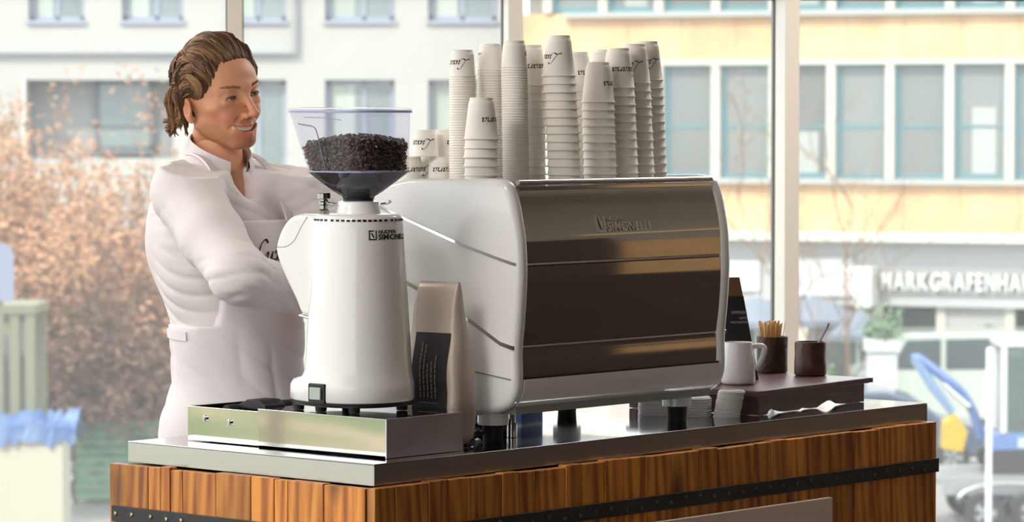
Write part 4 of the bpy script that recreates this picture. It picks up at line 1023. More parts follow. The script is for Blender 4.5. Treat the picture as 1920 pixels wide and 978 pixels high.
for k in range(62):                                      # swept back from the forehead
    lat = -72+144*(k+rh.random())/62
    quiff = 0.010*math.exp(-((lat-5)/40)**2)+0.011
    lock(9, lat, hairline(lat)+rh.uniform(0, 5), rh.uniform(170, 212), quiff*rh.uniform(0.7, 1.3), rh.uniform(0.0015, 0.0048), math.copysign(rh.uniform(-2, 9), lat), rh.uniform(0, 0.012))
for k in range(40):                                      # layers farther back
    lat = rh.uniform(-78, 78); a0 = rh.uniform(70, 150)
    lock(8, lat, a0, min(222, a0+rh.uniform(60, 95)), rh.uniform(0.012, 0.023), rh.uniform(0.002, 0.0055), math.copysign(rh.uniform(-2, 8), lat), rh.uniform(0.0, 0.014))
def side_lock(s, z0, y0, n, ln):
    """from the temple back over the top of the ear, curling at the nape"""
    ph = rh.uniform(0, 6.28); sh = np.array(lin(rh.choice(SH))); amp = rh.uniform(0.003, 0.0065); end = rh.uniform(-0.008, 0.02)
    for _ in range(n):
        j = lambda q: rh.gauss(0, q)
        zo = z0+j(0.004)
        P = [(0.066, y0, zo), (0.078, y0+0.02, zo-0.003), (0.086, max(y0+0.036, 0.010), zo-0.014*ln), (0.082, max(y0+0.044, 0.018), zo-0.042*ln), (0.072+end*0.2, max(y0+0.046, 0.021)+end*0.3, zo-0.076*ln), (0.070+end*0.6, max(y0+0.047, 0.022)+end*0.9, zo-0.097*ln+end*0.6)]
        pts = smooth_path([(s*(p[0]+j(0.0012)), p[1]+j(0.0025), p[2]+j(0.002)) for p in P], 4); m = len(pts)
        pts = [Vector(p)+Vector((s*amp*0.8*math.sin(ph+9*i/m), amp*0.8*math.cos(ph+9*i/m), amp*0.6*math.sin(ph+9*i/m)))*min(1, 4*i/m) for i, p in enumerate(pts)]
        r_ = rh.uniform(0.0018, 0.003); rd = [r_*(0.5+0.5*min(1, 5*i/m))*(1-0.8*max(0, (i/m-0.6)/0.4)) for i in range(m)]
        n0_ = len(hm.v); hm.tube(pts, rd, 5); tone.extend([tuple(sh*rh.uniform(0.75, 1.25))]*(len(hm.v)-n0_))
for s in (-1, 1):
    for k in range(24): side_lock(s, rh.uniform(0.02, 0.062), rh.uniform(-0.05, -0.012), 9, rh.uniform(0.8, 1.1))
    for k in range(16): side_lock(s, rh.uniform(0.0, 0.03), rh.uniform(0.002, 0.016), 8, rh.uniform(0.8, 1.05))
for k in range(30):                                      # nape
    lat = rh.uniform(-70, 70); a0 = rh.uniform(165, 190)
    lock(8, lat, a0, rh.uniform(222, 240), rh.uniform(0.008, 0.018), rh.uniform(0.002, 0.004), 0, rh.uniform(0.0, 0.018))
# scalp layer so no skin shows between strands
cap = []; nL, nA = 25, 25
for i in range(nL):
    lat = -80+160*i/(nL-1); h0 = hairline(lat)+7
    for j in range(nA): al = h0+(214-h0)*j/(nA-1); cap.append(cran(lat, al, 0.005+0.008*min(1, j/5)))
n0_ = len(hm.v); hm.add(cap, [(i*nA+j, i*nA+j+1, (i+1)*nA+j+1, (i+1)*nA+j) for i in range(nL-1) for j in range(nA-1)]); tone.extend([lin((78, 52, 36))]*(len(hm.v)-n0_))
ho = hm.build('hair', mat('hair', (104, 72, 48), 0.42, attr='tone', spec=0.35), person, smooth='all', M=HE)
ca = ho.data.color_attributes.new('tone', 'FLOAT_COLOR', 'POINT'); ca.data.foreach_set('color', [c for t in tone for c in tuple(t)+(1,)])
# eyebrows
for s in (-1, 1):
    eb = MB(); re_ = random.Random(31)
    for k in range(60):
        t = re_.random(); x = s*(0.013+0.036*t); z = 0.0175+0.004*math.sin(t*2.6)+re_.uniform(-0.0022, 0.0022); y = -0.0985+0.0165*t*t+0.002*t
        eb.tube([(x, y, z), (x+s*0.004, y+0.0006+0.001*t, z+0.0016), (x+s*0.0075, y+0.002+0.0025*t, z+0.0012)], [0.0006, 0.0005, 0.0002], 3)
    eb.build('eyebrow', mat('eyebrow', (150, 108, 78), 0.6), person, M=HE)

# ---- clothes
def fold_noise(V, seed, dirs):
    """cloth folds: soft ridges with sharper valleys running across the given directions"""
    r = np.random.RandomState(seed); out = np.zeros(len(V))
    for d, fq, amp in dirs:
        d = np.array(d, float); d /= np.linalg.norm(d)
        warp = 0.6*np.sin(V @ r.normal(0, 7, 3)+r.uniform(0, 6))+0.25*np.sin(V @ r.normal(0, 16, 3)+r.uniform(0, 6))
        ph = (V @ d)*fq+warp*2.2+r.uniform(0, 6)
        val = 1-np.abs(np.sin(ph*0.5)); gate = np.clip(0.25+0.9*np.sin(V @ r.normal(0, 9, 3)+r.uniform(0, 6)), 0, 1)
        out += amp*(0.35-val**1.6)*gate
    return out
m_shirt = mat('white_cotton', (228, 222, 224), 0.75, spec=0.2, bump=0.08, bscale=500)
m_apron = mat('apron_cotton', (230, 224, 228), 0.75, spec=0.2, bump=0.08, bscale=500)
S = Field((-0.37, -0.36, 0.64), (0.37, 0.22, 1.58), 0.0048)
def torso(S, g=0.0):
    S.ell((0, 0.022, 1.36), (0.178+g, 0.120+g, 0.17), 0.05); S.ell((0, -0.004, 1.26), (0.162+g, 0.116+g, 0.14), 0.06)
    S.ell((0.012, -0.016, 1.13), (0.148+g, 0.114+g, 0.15), 0.06); S.ell((0.012, -0.018, 0.95), (0.158+g, 0.12+g, 0.18), 0.05); S.cone((-0.050, -0.006, 0.92), (-0.050, -0.006, 0.6), 0.104+g, 0.102+g, 0.05); S.cone((0.07, -0.012, 0.92), (0.075, -0.012, 0.6), 0.112+g, 0.116+g, 0.05)
    S.cone((-0.11, 0.03, 1.482), (0.11, 0.03, 1.482), 0.058+g, 0.058+g, 0.05)
    S.cone((0, 0.04, 1.44), (0, 0.04, 1.50), 0.095, 0.070, 0.04)
    S.ell((-0.07, 0.088, 1.37), (0.08, 0.05+g, 0.11), 0.05); S.ell((0.07, 0.088, 1.37), (0.08, 0.05+g, 0.11), 0.05)
torso(S)
TW = Field(S.lo, S.lo+(S.n-1)*S.h, S.h); torso(TW, 0.0); TORSO = TW.F
def arm(S, S_, E_, W_, k=0.022):
    Wp = np.array(E_)+(np.array(W_)-np.array(E_))*0.93
    mid = (np.array(S_)+np.array(E_))/2+np.array((0, 0.0, -0.008))
    S.chain([tuple(np.array(S_)*np.array((0.62, 1, 1))+np.array((0, 0.03, 0.01))), S_, tuple(mid), E_], [0.07, 0.075, 0.068, 0.06], k)
    S.chain([E_, tuple((np.array(E_)*0.55+Wp*0.45)+np.array((0, 0, -0.006))), tuple(Wp)], [0.06, 0.054, 0.043], 0.02)
arm(S, SR, ER, WR); arm(S, SL, EL, WL)
_X, _Y, _Z = np.meshgrid(*S.ax, indexing='ij', sparse=True)
S.F = np.maximum(S.F, np.broadcast_to(_Z-(1.525+0.25*np.clip(_Y, -0.1, 0.08)), S.F.shape)).astype(np.float32)
S.ell((0.0, -0.055, 1.50), (0.030, 0.05, 0.05), 0.02, '-')
SV, SF = S.mesh(); SV = relax(SV, SF, 2, 0.5); SN = normals(SV, SF)
def seg_w(V, a, b, r):
    a = np.array(a); b = np.array(b); ba = b-a; t = np.clip((V-a) @ ba/(ba @ ba), 0, 1); return np.clip(1.3-np.linalg.norm(V-a-t[:, None]*ba, axis=1)/r, 0, 1), t
disp = np.zeros(len(SV))
for S_, E_, W_ in ((SR, ER, WR), (SL, EL, WL)):
    w, t = seg_w(SV, S_, E_, 0.08); ax = np.array(E_)-np.array(S_)
    disp += w*fold_noise(SV, 3, [(ax+np.array((0, 0, -0.16)), 210, 0.006), (np.array((0.1, 0.25, 1.0)), 150, 0.009)])
    w, t = seg_w(SV, E_, W_, 0.07); ax = np.array(W_)-np.array(E_)
    disp += w*fold_noise(SV, 5, [(ax+np.array((0.0, 0, 0.12)), 210, 0.0055), (np.array((0.3, 0.2, 1.0)), 170, 0.006)])
bw_ = np.clip((1.42-SV[:, 2])/0.2, 0.25, 1)*np.clip(1-np.maximum(seg_w(SV, SR, ER, 0.07)[0], seg_w(SV, ER, WR, 0.07)[0]), 0, 1)
disp += bw_*fold_noise(SV, 8, [((0.5, 0.2, 1), 230, 0.0075), ((-0.7, -0.5, 1), 190, 0.0065), ((1, -0.6, 0.25), 170, 0.005)])
SV = SV+SN*disp[:, None]
keep = SV[SF].mean(1)[:, 2] > 0.83
shirt = link('shirt', np_mesh('shirt', SV, SF[keep]), m_shirt, person)
# cuffs
for E_, W_ in ((ER, WR), (EL, WL)):
    a = np.array(E_); b = np.array(W_); d = (b-a)/np.linalg.norm(b-a); c0 = a+(b-a)*0.9
    pts = [tuple(c0+d*q) for q in (-0.012, 0.0, 0.02, 0.034, 0.036, 0.03)]
    MB().tube(pts, [0.042, 0.043, 0.041, 0.0405, 0.038, 0.036], 28, cap=False).build('cuff', m_shirt, shirt, smooth='all')
# collar: stand and folded leaf with points
cv = []; cf = []; nA_ = 41
CM = Matrix.Translation((-0.004, 0.034, 1.528)) @ Matrix.Rotation(R(-4), 4, 'Y') @ Matrix.Rotation(R(17), 4, 'X')
for i in range(nA_):
    t = -1+2*i/(nA_-1); a = R(90+t*158); f = abs(t)**2.2
    rx, ry = 0.066, 0.066
    ca_, sa_ = math.cos(a), math.sin(a)
    sp = 1+0.10*f
    leaf = 0.042+0.040*abs(t)**5; fl = 0.016+0.016*abs(t)
    zt2 = 0.052-0.026*f
    ring = [(0.99, 0.0), (0.98, zt2*0.6), (0.985, zt2), (1.02, zt2+0.003), (1.05, zt2-0.002), (1.08+fl*4, zt2-leaf*0.5), (1.10+fl*7.5, zt2-leaf), (1.085+fl*7.4, zt2-leaf-0.0005), (1.05+fl*3, zt2-leaf*0.5)]
    for (q, z) in ring: cv.append((rx*q*ca_*sp, ry*q*sa_*sp*1.02, z))
m9 = 9
for i in range(nA_-1):
    for j in range(m9-1): cf.append((i*m9+j, i*m9+j+1, (i+1)*m9+j+1, (i+1)*m9+j))
MB().add(cv, cf).build('collar', m_shirt, shirt, smooth=True, angle=75, M=CM)
# button placket
plk = MB(); plv = []
# apron: a second cloth a few millimetres off the shirt
g2 = 0.011
X, Y, Z = np.meshgrid(*S.ax, indexing='ij', sparse=True)
gg = g2-0.009*np.clip((Z-1.1)/0.075, 0, 1)*np.clip((Y+0.06)/0.04, 0, 1)
A_ = TORSO-gg
front = Y+0.0
side = np.abs(X)
bibw = 0.108+0.03*np.clip((1.25-Z)/0.2, 0, 1)
bib = np.maximum(np.maximum(side-bibw, Y+0.03), np.maximum(Z-1.405, 1.08-Z))
skirt = np.maximum(np.maximum(Z-1.175, Y-0.3-0*X), 0.66-Z)
reg = np.minimum(bib, skirt)
AF = Field(S.lo, S.lo+(S.n-1)*S.h, S.h)
shell = np.maximum(A_, -(TORSO-gg+0.0145))
AF.F = np.maximum(shell, np.broadcast_to(reg, A_.shape)).astype(np.float32)
AV, AFc = AF.mesh(); AV = relax(AV, AFc, 2, 0.5); AN = normals(AV, AFc)
dz_ = np.clip((1.2-AV[:, 2])/0.1, 0, 1)
out_dir = AV-np.array((0, 0, 0)); out_dir[:, 2] = 0; out_dir /= np.linalg.norm(out_dir, axis=1)[:, None]+1e-9
AV = AV+out_dir*(0.006+dz_*(fold_noise(AV, 12, [((1, 0.3, 0.15), 120, 0.005), ((0.5, -0.6, 1), 130, 0.005)])))[:, None]
apron = link('apron', np_mesh('apron', AV, AFc), m_apron, person)
apr = MB()
# neck straps of the apron
for s in (-1, 1):
    pth = smooth_path([(s*0.1, -0.094, 1.395), (s*0.092, -0.083, 1.44), (s*0.086, -0.035, 1.522), (s*0.08, 0.03, 1.552), (s*0.06, 0.095, 1.53)], 5)
    st = MB(); rings = []
    for p in pth: rings.append([(p[0]-0.009, p[1]-0.002, p[2]+0.002), (p[0]+0.009, p[1]-0.002, p[2]+0.002), (p[0]+0.009, p[1]+0.002, p[2]-0.002), (p[0]-0.009, p[1]+0.002, p[2]-0.002)])
    st.loft(rings).build('strap', m_apron, apron, smooth=True)
# waist tie, laid on the cloth
from mathutils.bvhtree import BVHTree
bvh = BVHTree.FromPolygons([tuple(v) for v in AV], [tuple(q) for q in AFc])
bvs = BVHTree.FromPolygons([tuple(v) for v in SV], [tuple(q) for q in SF[keep]])
rings = []
for a in range(-6, 187, 6):
    d = Vector((math.cos(R(a)), math.sin(R(a)), 0)); ring = []
    for dz in (-0.010, 0.010):
        o = Vector((0.01, -0.01, 1.152+dz+0.003*math.sin(R(a*3)))); best = 0.0
        for t in (bvh, bvs):
            h = t.ray_cast(o+d*0.26, -d)[0]
            if h is not None: best = max(best, (h-o).dot(d))
        ring += [o+d*(best+0.001), o+d*(best+0.004)] if dz < 0 else [o+d*(best+0.004), o+d*(best+0.001)]
    rings.append([tuple(p) for p in ring])
MB().loft(rings).build('waist_tie', m_apron, apron, smooth=True)
# printed script on the bib
def on_bib(x, y):
    o = Vector((0.03+x, -0.4, 1.318+y+0.10*x)); hit = bvh.ray_cast(o, Vector((0, 1, 0)))[0]
    yy = hit.y if hit else -0.12
    return (o.x, yy-0.0012, o.z)
script_mesh('print', 'Luxaria', 0.021, on_bib, print_black, apron)
# trousers and shoes
T_ = Field((-0.22, -0.2, 0.05), (0.22, 0.2, 1.0), 0.008)
T_.ell((0, 0.004, 0.9), (0.14, 0.1, 0.1), 0.03)
for s in (-1, 1): T_.chain([(s*0.085, 0.01, 0.88), (s*0.096, 0.0, 0.5), (s*0.1, 0.02, 0.08)], [0.08, 0.068, 0.06], 0.03)
TV, TF = T_.mesh(); link('trousers', np_mesh('trousers', TV, TF), mat('dark_trousers', (48, 50, 58), 0.8), person)
for s in (-1, 1):
    f_ = Field((s*0.1-0.08, -0.24, -0.01), (s*0.1+0.08, 0.12, 0.14), 0.005)
    f_.ell((s*0.1, -0.12, 0.035), (0.045, 0.085, 0.036), 0.02); f_.ell((s*0.1, 0.0, 0.045), (0.038, 0.085, 0.046), 0.02); f_.ell((s*0.1, -0.04, -0.05), (0.2, 0.3, 0.05), 0.002, '-')
    v_, q_ = f_.mesh(); link('shoe', np_mesh('shoe', v_, q_), black_rub, person)
# lash line along each upper lid
for s in (-1, 1):
    pts = []
    for i in range(9):
        x = -0.0145+0.029*i/8; pts.append((s*0.0325+x, -0.0765-math.sqrt(max(0, 0.0140**2-x*x*0.55)), 0.0018-12*x*x))
    MB().tube(pts, [0.0004, 0.0009, 0.001, 0.001, 0.001, 0.001, 0.001, 0.0009, 0.0004], 5).build('eyelash', mat('eyelash', (70, 46, 36), 0.6), person, M=HE)
# ------------------------------------------------------------------ outside: the street, one storey below
GZ0 = -4.6
_mat = mat
def mat(name, rgb, *a, **k):
    if k.get('rgb2'): k['rgb2'] = tuple(c*EXT for c in k['rgb2'])
    return _mat(name, tuple(c*EXT for c in rgb), *a, **k)
EXT = 0.81
def PX(px, D): return (px-960)/FPX*D
def PZ(py, D): return CAMZ-(py-226)/FPX*D
m_asph = mat('asphalt', (150, 148, 144), 0.8, var=0.12, vscale=0.6)
m_pave = mat('paving', (226, 218, 204), 0.8, var=0.1, vscale=1.5)
m_lawn = mat('lawn_grass', (66, 98, 14), 0.9, rgb2=(92, 118, 28), vscale=1.2)
m_path = mat('lawn_path', (236, 200, 166), 0.9, var=0.1)
g = struct(MB().box(-160, 160, 14, 170, GZ0-0.2, GZ0).build('ground', m_asph))
MB().box(-60, -4.2, 54.2, 58.2, GZ0, GZ0+0.03).build('pavement', m_pave, g)
MB().box(1.0, 60, 60.5, 78, GZ0, GZ0+0.05).build('pavement', m_pave, g)
struct(MB().box(-19, -6.6, -60, 32, -1.5, -1.22).build('ground_bounce', mat('bounce_paving', (206, 198, 190), 0.8, var=0.08, vscale=0.6)))  # unseen pale ground, added to bounce whiter light than the grass
lw = struct(MB().box(-60, -19, -30, 32, -1.5, -1.2).build('ground_lawn', m_lawn), 'green lawn with a tan path beyond the left glass wall', 'lawn')
def path_strip(pts, hw):
    mb = MB(); L_ = [(x-hw, y, -1.19) for x, y in pts]; R_ = [(x+hw, y, -1.19) for x, y in pts]
    n = len(pts); mb.add(L_+R_, [(i, i+1, n+i+1, n+i) for i in range(n-1)]); return mb.build('garden_path', m_path, lw)
path_strip(smooth_path([(-19.5, -20), (-20.5, 2.0), (-22.4, 4.5), (-23.6, 5.0), (-24.8, 5.6), (-26.2, 6.3), (-30, 8.0), (-45, 20)], 5), 0.42)
path_strip(smooth_path([(-19.4, 3.4), (-21.4, 4.3), (-22.0, 4.9), (-22.5, 5.6), (-22.4, 7.0), (-21, 12), (-20, 30)], 5), 0.24)
struct(MB().box(-90, 90, -60, -6, -0.6, -0.3).build('ground_terrace', mat('terrace_paving', (198, 188, 172), 0.8, var=0.1, vscale=0.7)))

# white building
BD = 78.0
m_wb = mat('white_facade', (202, 201, 196), 0.8, var=0.04, vscale=0.4)
m_wb2 = mat('grey_facade', (176, 178, 178), 0.8, var=0.05, vscale=0.4)
m_wfr = mat('window_frame_lilac', (170, 176, 196), 0.5)
m_glassf = mat('far_window_glass', (138, 152, 152), 0.12, spec=0.6, rand=0.18)
m_curt = mat('far_curtain', (196, 206, 196), 0.8, rand=0.1)
wb = thing('white_building', 'white rendered office building with square windows behind the barista', 'building', wld(0, BD, 0))
def bx(p, D=BD): return PX(p, D)
def bz(p, D=BD): return PZ(p, D)
# facade built around its openings: strips of wall between the window rows
ROW = [(-170, 40), (150, 330), (440, 620)]
cols = [(55, 160), (230, 345), (432, 537), (610, 740), (803, 932)]
wallmb = MB(); xs0, xs1 = bx(-260), bx(962)
edges = [-330] + [y for r in ROW for y in r] + [760]
def wallbox(x0, x1, y0, y1, d=0.5, m=wallmb): m.box(x0, x1, 0, d, bz(y1), bz(y0))
wallbox(xs0, xs1, -330, ROW[0][0]); wallbox(xs0, xs1, ROW[0][1], ROW[1][0]); wallbox(xs0, xs1, ROW[1][1], ROW[2][0]); wallbox(xs0, xs1, ROW[2][1], 800)
for ri, (y0, y1) in enumerate(ROW):
    cc = [c for c in cols] if ri != 1 else [(50, 325)] + cols[2:]
    prev = xs0
    for (a, b) in cc:
        wallbox(prev, bx(a), y0, y1); prev = bx(b)
    wallbox(prev, xs1, y0, y1)
wallmb.build('wall', m_wb, wb)
MB().box(bx(0)-3, bx(556), -0.16, 0.0, bz(102), bz(98)).box(bx(552), bx(558), -0.16, 0.0, bz(98), bz(-300)).build('ledge', mat('ledge_grey', (160, 168, 176), 0.7), wb)
MB().box(bx(46), bx(51), -0.25, 0.0, bz(360), bz(148)).build('pilaster', mat('pilaster_white', (240, 238, 230), 0.7), wb)
MB().box(xs0, xs1, 0.9, 1.0, bz(800), bz(-330)).build('inner_wall', m_wb2, wb)
def far_window(par, x0, x1, z0, z1, split=0.5, y=0.25, fr=m_wfr, curtain=True, sill=True, w=0.09, transom=None):
    f = MB().box(x0, x1, y, y+0.1, z0, z0+w).box(x0, x1, y, y+0.1, z1-w, z1).box(x0, x0+w, y, y+0.1, z0, z1).box(x1-w, x1, y, y+0.1, z0, z1)
    if split: xm = x0+(x1-x0)*split; f.box(xm-w/2, xm+w/2, y, y+0.1, z0, z1)
    if transom: zm = z0+(z1-z0)*transom; f.box(x0, x1, y, y+0.1, zm-w/2, zm+w/2)
    if sill: f.box(x0-0.06, x1+0.06, y-0.33, y+0.05, z0-0.09, z0)
    fo = f.build('window', fr, par)
    xs = [x0+w, x0+(x1-x0)*(split or 0), x1-w] if split else [x0+w, x1-w]
    for a, b in zip(xs[:-1], xs[1:]): MB().box(a, b, y+0.04, y+0.06, z0+w, z1-w).build('pane', m_glassf, fo)
    if curtain: MB().box(x0+w*1.5, x0+(x1-x0)*0.42, y+0.02, y+0.035, z0+w, z1-w).build('curtain', m_curt, fo)
    return fo
for ri, (y0, y1) in enumerate(ROW):
    for i, (a, b) in enumerate(cols):
        if ri == 1 and i < 2: continue
        far_window(wb, bx(a)+0.02, bx(b)-0.02, bz(y1)+0.02, bz(y0)-0.02, 0.56 if i % 2 else 0.5)
far_window(wb, bx(172), bx(282), bz(282), bz(150), 0.0, 0.72, mat('balcony_frame', (112, 120, 128), 0.5), False, True, 0.1, 0.35)
MB().box(bx(50), bx(325), 0.0, 0.9, bz(332), bz(328)).box(bx(50), bx(325), 0.02, 0.06, bz(332), bz(296)).build('balcony_parapet', m_wb, wb)

# ochre building with the long window band
OD = 70.0; OA = R(-20); OX = PX(1440, OD); OM = wld(OX, OD, 0, OA)
ob = thing('ochre_building', 'ochre stone office building with a long band of teal windows across the street', 'building', OM)
m_och = mat('ochre_stone', (236, 186, 138), 0.8, rgb2=(248, 208, 158), vscale=0.8, var=0.08)
m_crm = mat('cream_post', (226, 222, 208), 0.6)
m_teal = mat('teal_frame', (96, 152, 164), 0.5)
ks = 89.4*math.cos(OA)
def ox(p): return (p-1440)/ks
def oz(p): return PZ(p, OD)
for a, b in ((-260, -200), (22, 118), (335, 432)):
    x = ox(978)
    while x < 24:                                      # stone slabs
        w = 1.2; x1 = min(x+w, 24.2)
        MB().box(x+0.004, x1-0.004, 0, 0.5, oz(b)+0.003, oz(a)-0.003).build('stone_slab', m_och, ob, bevel=0.004, seg=1); x = x1
for (a, b, nm) in ((-200, 22, 'upper'), (118, 335, 'lower')):
    MB().box(ox(978), 24.2, 0.45, 0.6, oz(b), oz(a)).build('back_wall', mat('office_dim', (150, 150, 144), 0.8), ob)
    p = 1240 - 105*3
    k = 0
    while p < 3500:
        x0 = ox(p)
        if x0 > ox(978) and x0 < 23.4:
            MB().box(x0-0.09, x0+0.1, -0.12, 0.4, oz(b)+0.02, oz(a)-0.02).build('post', m_crm, ob, bevel=0.01, seg=1)
            f = MB().box(x0+0.1, x0+0.2, 0.05, 0.14, oz(b)+0.03, oz(a)-0.03).box(x0+1.1, x0+1.16, 0.05, 0.14, oz(b)+0.03, oz(a)-0.03).box(x0+0.2, x0+1.1, 0.05, 0.14, oz(b)+0.03, oz(b)+0.12).box(x0+0.2, x0+1.1, 0.05, 0.14, oz(a)-0.1, oz(a)-0.03)
            zm = oz(b)+(oz(a)-oz(b))*0.45; f.box(x0+0.2, x0+1.1, 0.07, 0.12, zm-0.03, zm+0.03)
            fo = f.build('window', m_teal, ob)
            MB().box(x0+0.2, x0+1.1, 0.09, 0.1, oz(b)+0.12, oz(a)-0.1).build('pane', mat('band_glass', (134, 140, 138), 0.15, spec=0.5, rand=0.2), fo)
            if k % 3 == 1: MB().box(x0+0.45, x0+0.95, 0.07, 0.088, oz(b)+0.13, zm-0.1+0.5*(k % 2)).build('blind', mat('band_blind', (196, 204, 200), 0.8, rand=0.15), fo)
            k += 1
        p += 105
    MB().box(ox(1062) if nm == 'upper' else ox(978), 24.2, -0.2, 0.1, oz(b)-0.1, oz(b)+0.02).build('sill', mat('sill_grey', (190, 192, 190), 0.7), ob)
    MB().box(ox(978), 24.2, -0.14, 0.1, oz(a)-0.04, oz(a)+0.06).build('lintel', m_crm, ob)
x = ox(990)
while x < 24:
    MB().box(x, x+0.73, -0.7, 0.3, oz(448), oz(432)).build('cornice_block', mat('cornice_white', (244, 240, 228), 0.6), ob, bevel=0.01, seg=1); x += 0.75
m_fas = mat('shop_fascia', (198, 200, 200), 0.6)
MB().box(ox(978), 24.2, -0.2, 0.5, oz(568), oz(452)).build('shop_fascia', m_fas, ob)
for a, b, c, d in ((1362, 1432, 488, 545), (1490, 1602, 480, 552), (1240, 1350, 490, 548)):
    MB().box(ox(a), ox(b), -0.3, -0.2, oz(d), oz(c)).build('panel', mat('shop_panel', (232, 234, 240), 0.4), ob, bevel=0.01, seg=1)
MB().box(ox(1614), ox(1646), -0.9, -0.25, oz(568), oz(494)).build('light_box', mat('light_box', (246, 246, 244), 0.4), ob, bevel=0.02, seg=1)
MB().box(ox(978), ox(1745), 0.2, 0.5, GZ0, oz(568)).box(ox(1880), 24.2, 0.2, 0.5, GZ0, oz(568)).build('shop_glass', mat('shop_glass', (70, 84, 82), 0.5, spec=0.2, var=0.5, vscale=0.9), ob)
for p in (1000, 1130, 1260, 1390, 1505, 1640, 1752, 1872, 1990, 2120, 2260):
    MB().box(ox(p)-0.1, ox(p)+0.1, -0.05, 0.2, GZ0, oz(568)).build('pillar', m_crm, ob)
do_ = MB().box(ox(1756), ox(1868), 0.0, 0.2, GZ0+0.06, oz(568)).build('door_panel', mat('door_panel', (196, 196, 192), 0.5), ob, bevel=0.01, seg=1)
MB().box(ox(1828), ox(1842), -0.02, 0.0, oz(655), oz(600)).build('door_window', mat('door_slot', (96, 92, 82), 0.3), do_)
sg = thing('building_sign', 'raised white letters above the shop entrance across the street', 'sign', OM @ Matrix.Translation((ox(1652), -0.25, oz(538))))
for_w = MB().box(-0.1, 3.9, 0.0, 0.045, 0.0-0.1, 0.5).build('backing', mat('sign_backing', (168, 170, 170), 0.6), sg)
xo = 0.0
m_sgl = mat('sign_letters', (250, 250, 248), 0.5)
for ch in 'MARKGRAFENHAUS':
    t = text_mesh('letter', ch, 0.5, m_sgl, sg, Matrix.Rotation(PI/2, 4, 'X'), 0.05, bold=0.012)
    for v in t.data.vertices: v.co.x *= 0.62
    w = max(v.co.x for v in t.data.vertices)-min(v.co.x for v in t.data.vertices); mn_ = min(v.co.x for v in t.data.vertices)
    t.matrix_basis = Matrix.Translation((xo-mn_, -0.06, 0.02)) @ Matrix.Rotation(PI/2, 4, 'X'); xo += w+0.05

# ------------------------------------------------------------------ shrubs and trees (thin, nearly bare twigs)
def shrub(nm, lab, x, y, h, w, seed, leafcol, n_stem=7, n_leaf=5200, leaf=0.075, z0=GZ0, cat='shrub', grp='tall brown shrubs on the left', low=0.05):
    r = random.Random(seed); T = thing(nm, lab, cat, wld(x, y, z0), grp); mb = MB(); tips = []
    def grow(p, d, l, rad, lev):
        pts = [p]; q = Vector(p)
        for i in range(4):
            d = (d+Vector((r.gauss(0, 0.16), r.gauss(0, 0.16), r.gauss(0.03, 0.08)))).normalized(); q = q+d*(l/4); pts.append(tuple(q))
            if lev < 3:
                for _ in range(1 if lev else 2):
                    dd = (d+Vector((r.gauss(0, 0.6), r.gauss(0, 0.6), r.gauss(0.15, 0.3)))).normalized(); grow(tuple(q), dd, l*r.uniform(0.4, 0.6), rad*0.5, lev+1)
            tips.append((tuple(q), lev))
        mb.tube(pts, [rad, rad*0.85, rad*0.7, rad*0.55, rad*0.35], 3)
    for k in range(n_stem):
        a = r.uniform(0, 6.28); d = Vector((math.cos(a)*w*0.3/h*1.6, math.sin(a)*w*0.3/h*1.6, 1)).normalized()
        grow((0.18*math.cos(a), 0.18*math.sin(a), 0), d, h*r.uniform(0.62, 0.8), 0.035, 0)
    mb.build('branches', mat('twig_bark', (150, 112, 84), 0.8), T)
    lv = []; lf = []; tn = []
    c1, c2 = [np.array(lin(tuple(q*EXT for q in c))) for c in leafcol]
    for k in range(n_leaf):
        p, lev = r.choice(tips)
        q = Vector(p)+Vector((r.gauss(0, 0.16), r.gauss(0, 0.16), r.gauss(0, 0.16)))
        if q.z < low: continue
        a = Vector((r.gauss(0, 1), r.gauss(0, 1), r.gauss(0, 1))).normalized(); b = a.orthogonal().normalized()
        s = leaf*r.uniform(0.5, 1.2); n = len(lv); lv += [tuple(q-a*s), tuple(q+b*s*0.45), tuple(q+a*s), tuple(q-b*s*0.45)]; lf.append((n, n+1, n+2, n+3))
        f_ = r.random(); c = c1*f_+c2*(1-f_); tn += [tuple(c)+(1,)]*4
    me = bpy.data.meshes.new('foliage'); me.from_pydata(lv, [], lf)
    ca = me.color_attributes.new('tone', 'FLOAT_COLOR', 'POINT'); ca.data.foreach_set('color', [c for t in tn for c in t])
    o = link('foliage', me, _mat('dry_leaf', (200, 150, 110), 0.8, attr='tone'), T); o['kind'] = 'stuff'
    return T
TAN = ((214, 164, 122), (184, 128, 92)); BRN = ((150, 112, 88), (120, 90, 72)); 
SD = 56.0
shrub('tall_shrub', 'tall rust-brown shrub at the far left edge of the view', PX(-15, SD), SD, 5.4, 3.6, 1, TAN, 9, 9000)
shrub('tall_shrub', 'tall rust-brown shrub, second from the left edge', PX(105, SD), SD+0.6, 5.0, 3.2, 2, TAN, 9, 9000)
shrub('tall_shrub', 'tall rust-brown shrub left of the barista', PX(205, SD), SD+0.2, 4.3, 3.0, 3, TAN, 9, 8000)
shrub('tall_shrub', 'rust-brown shrub partly behind the barista back', PX(300, SD), SD+0.8, 3.9, 2.6, 4, TAN, 8, 6000)
shrub('low_shrub', 'dense dark brown shrub in front at the far left', PX(40, SD-1), SD-1.1, 3.0, 3.2, 5, BRN, 10, 8000, grp='low brown shrubs on the left')
shrub('low_shrub', 'dense dark brown shrub in the middle of the hedge', PX(160, SD-1), SD-1.0, 3.1, 3.0, 6, BRN, 10, 8000, grp='low brown shrubs on the left')
shrub('low_shrub', 'dense dark brown shrub beside the barista back', PX(265, SD-1), SD-1.0, 2.9, 2.8, 7, BRN, 10, 8000, grp='low brown shrubs on the left')
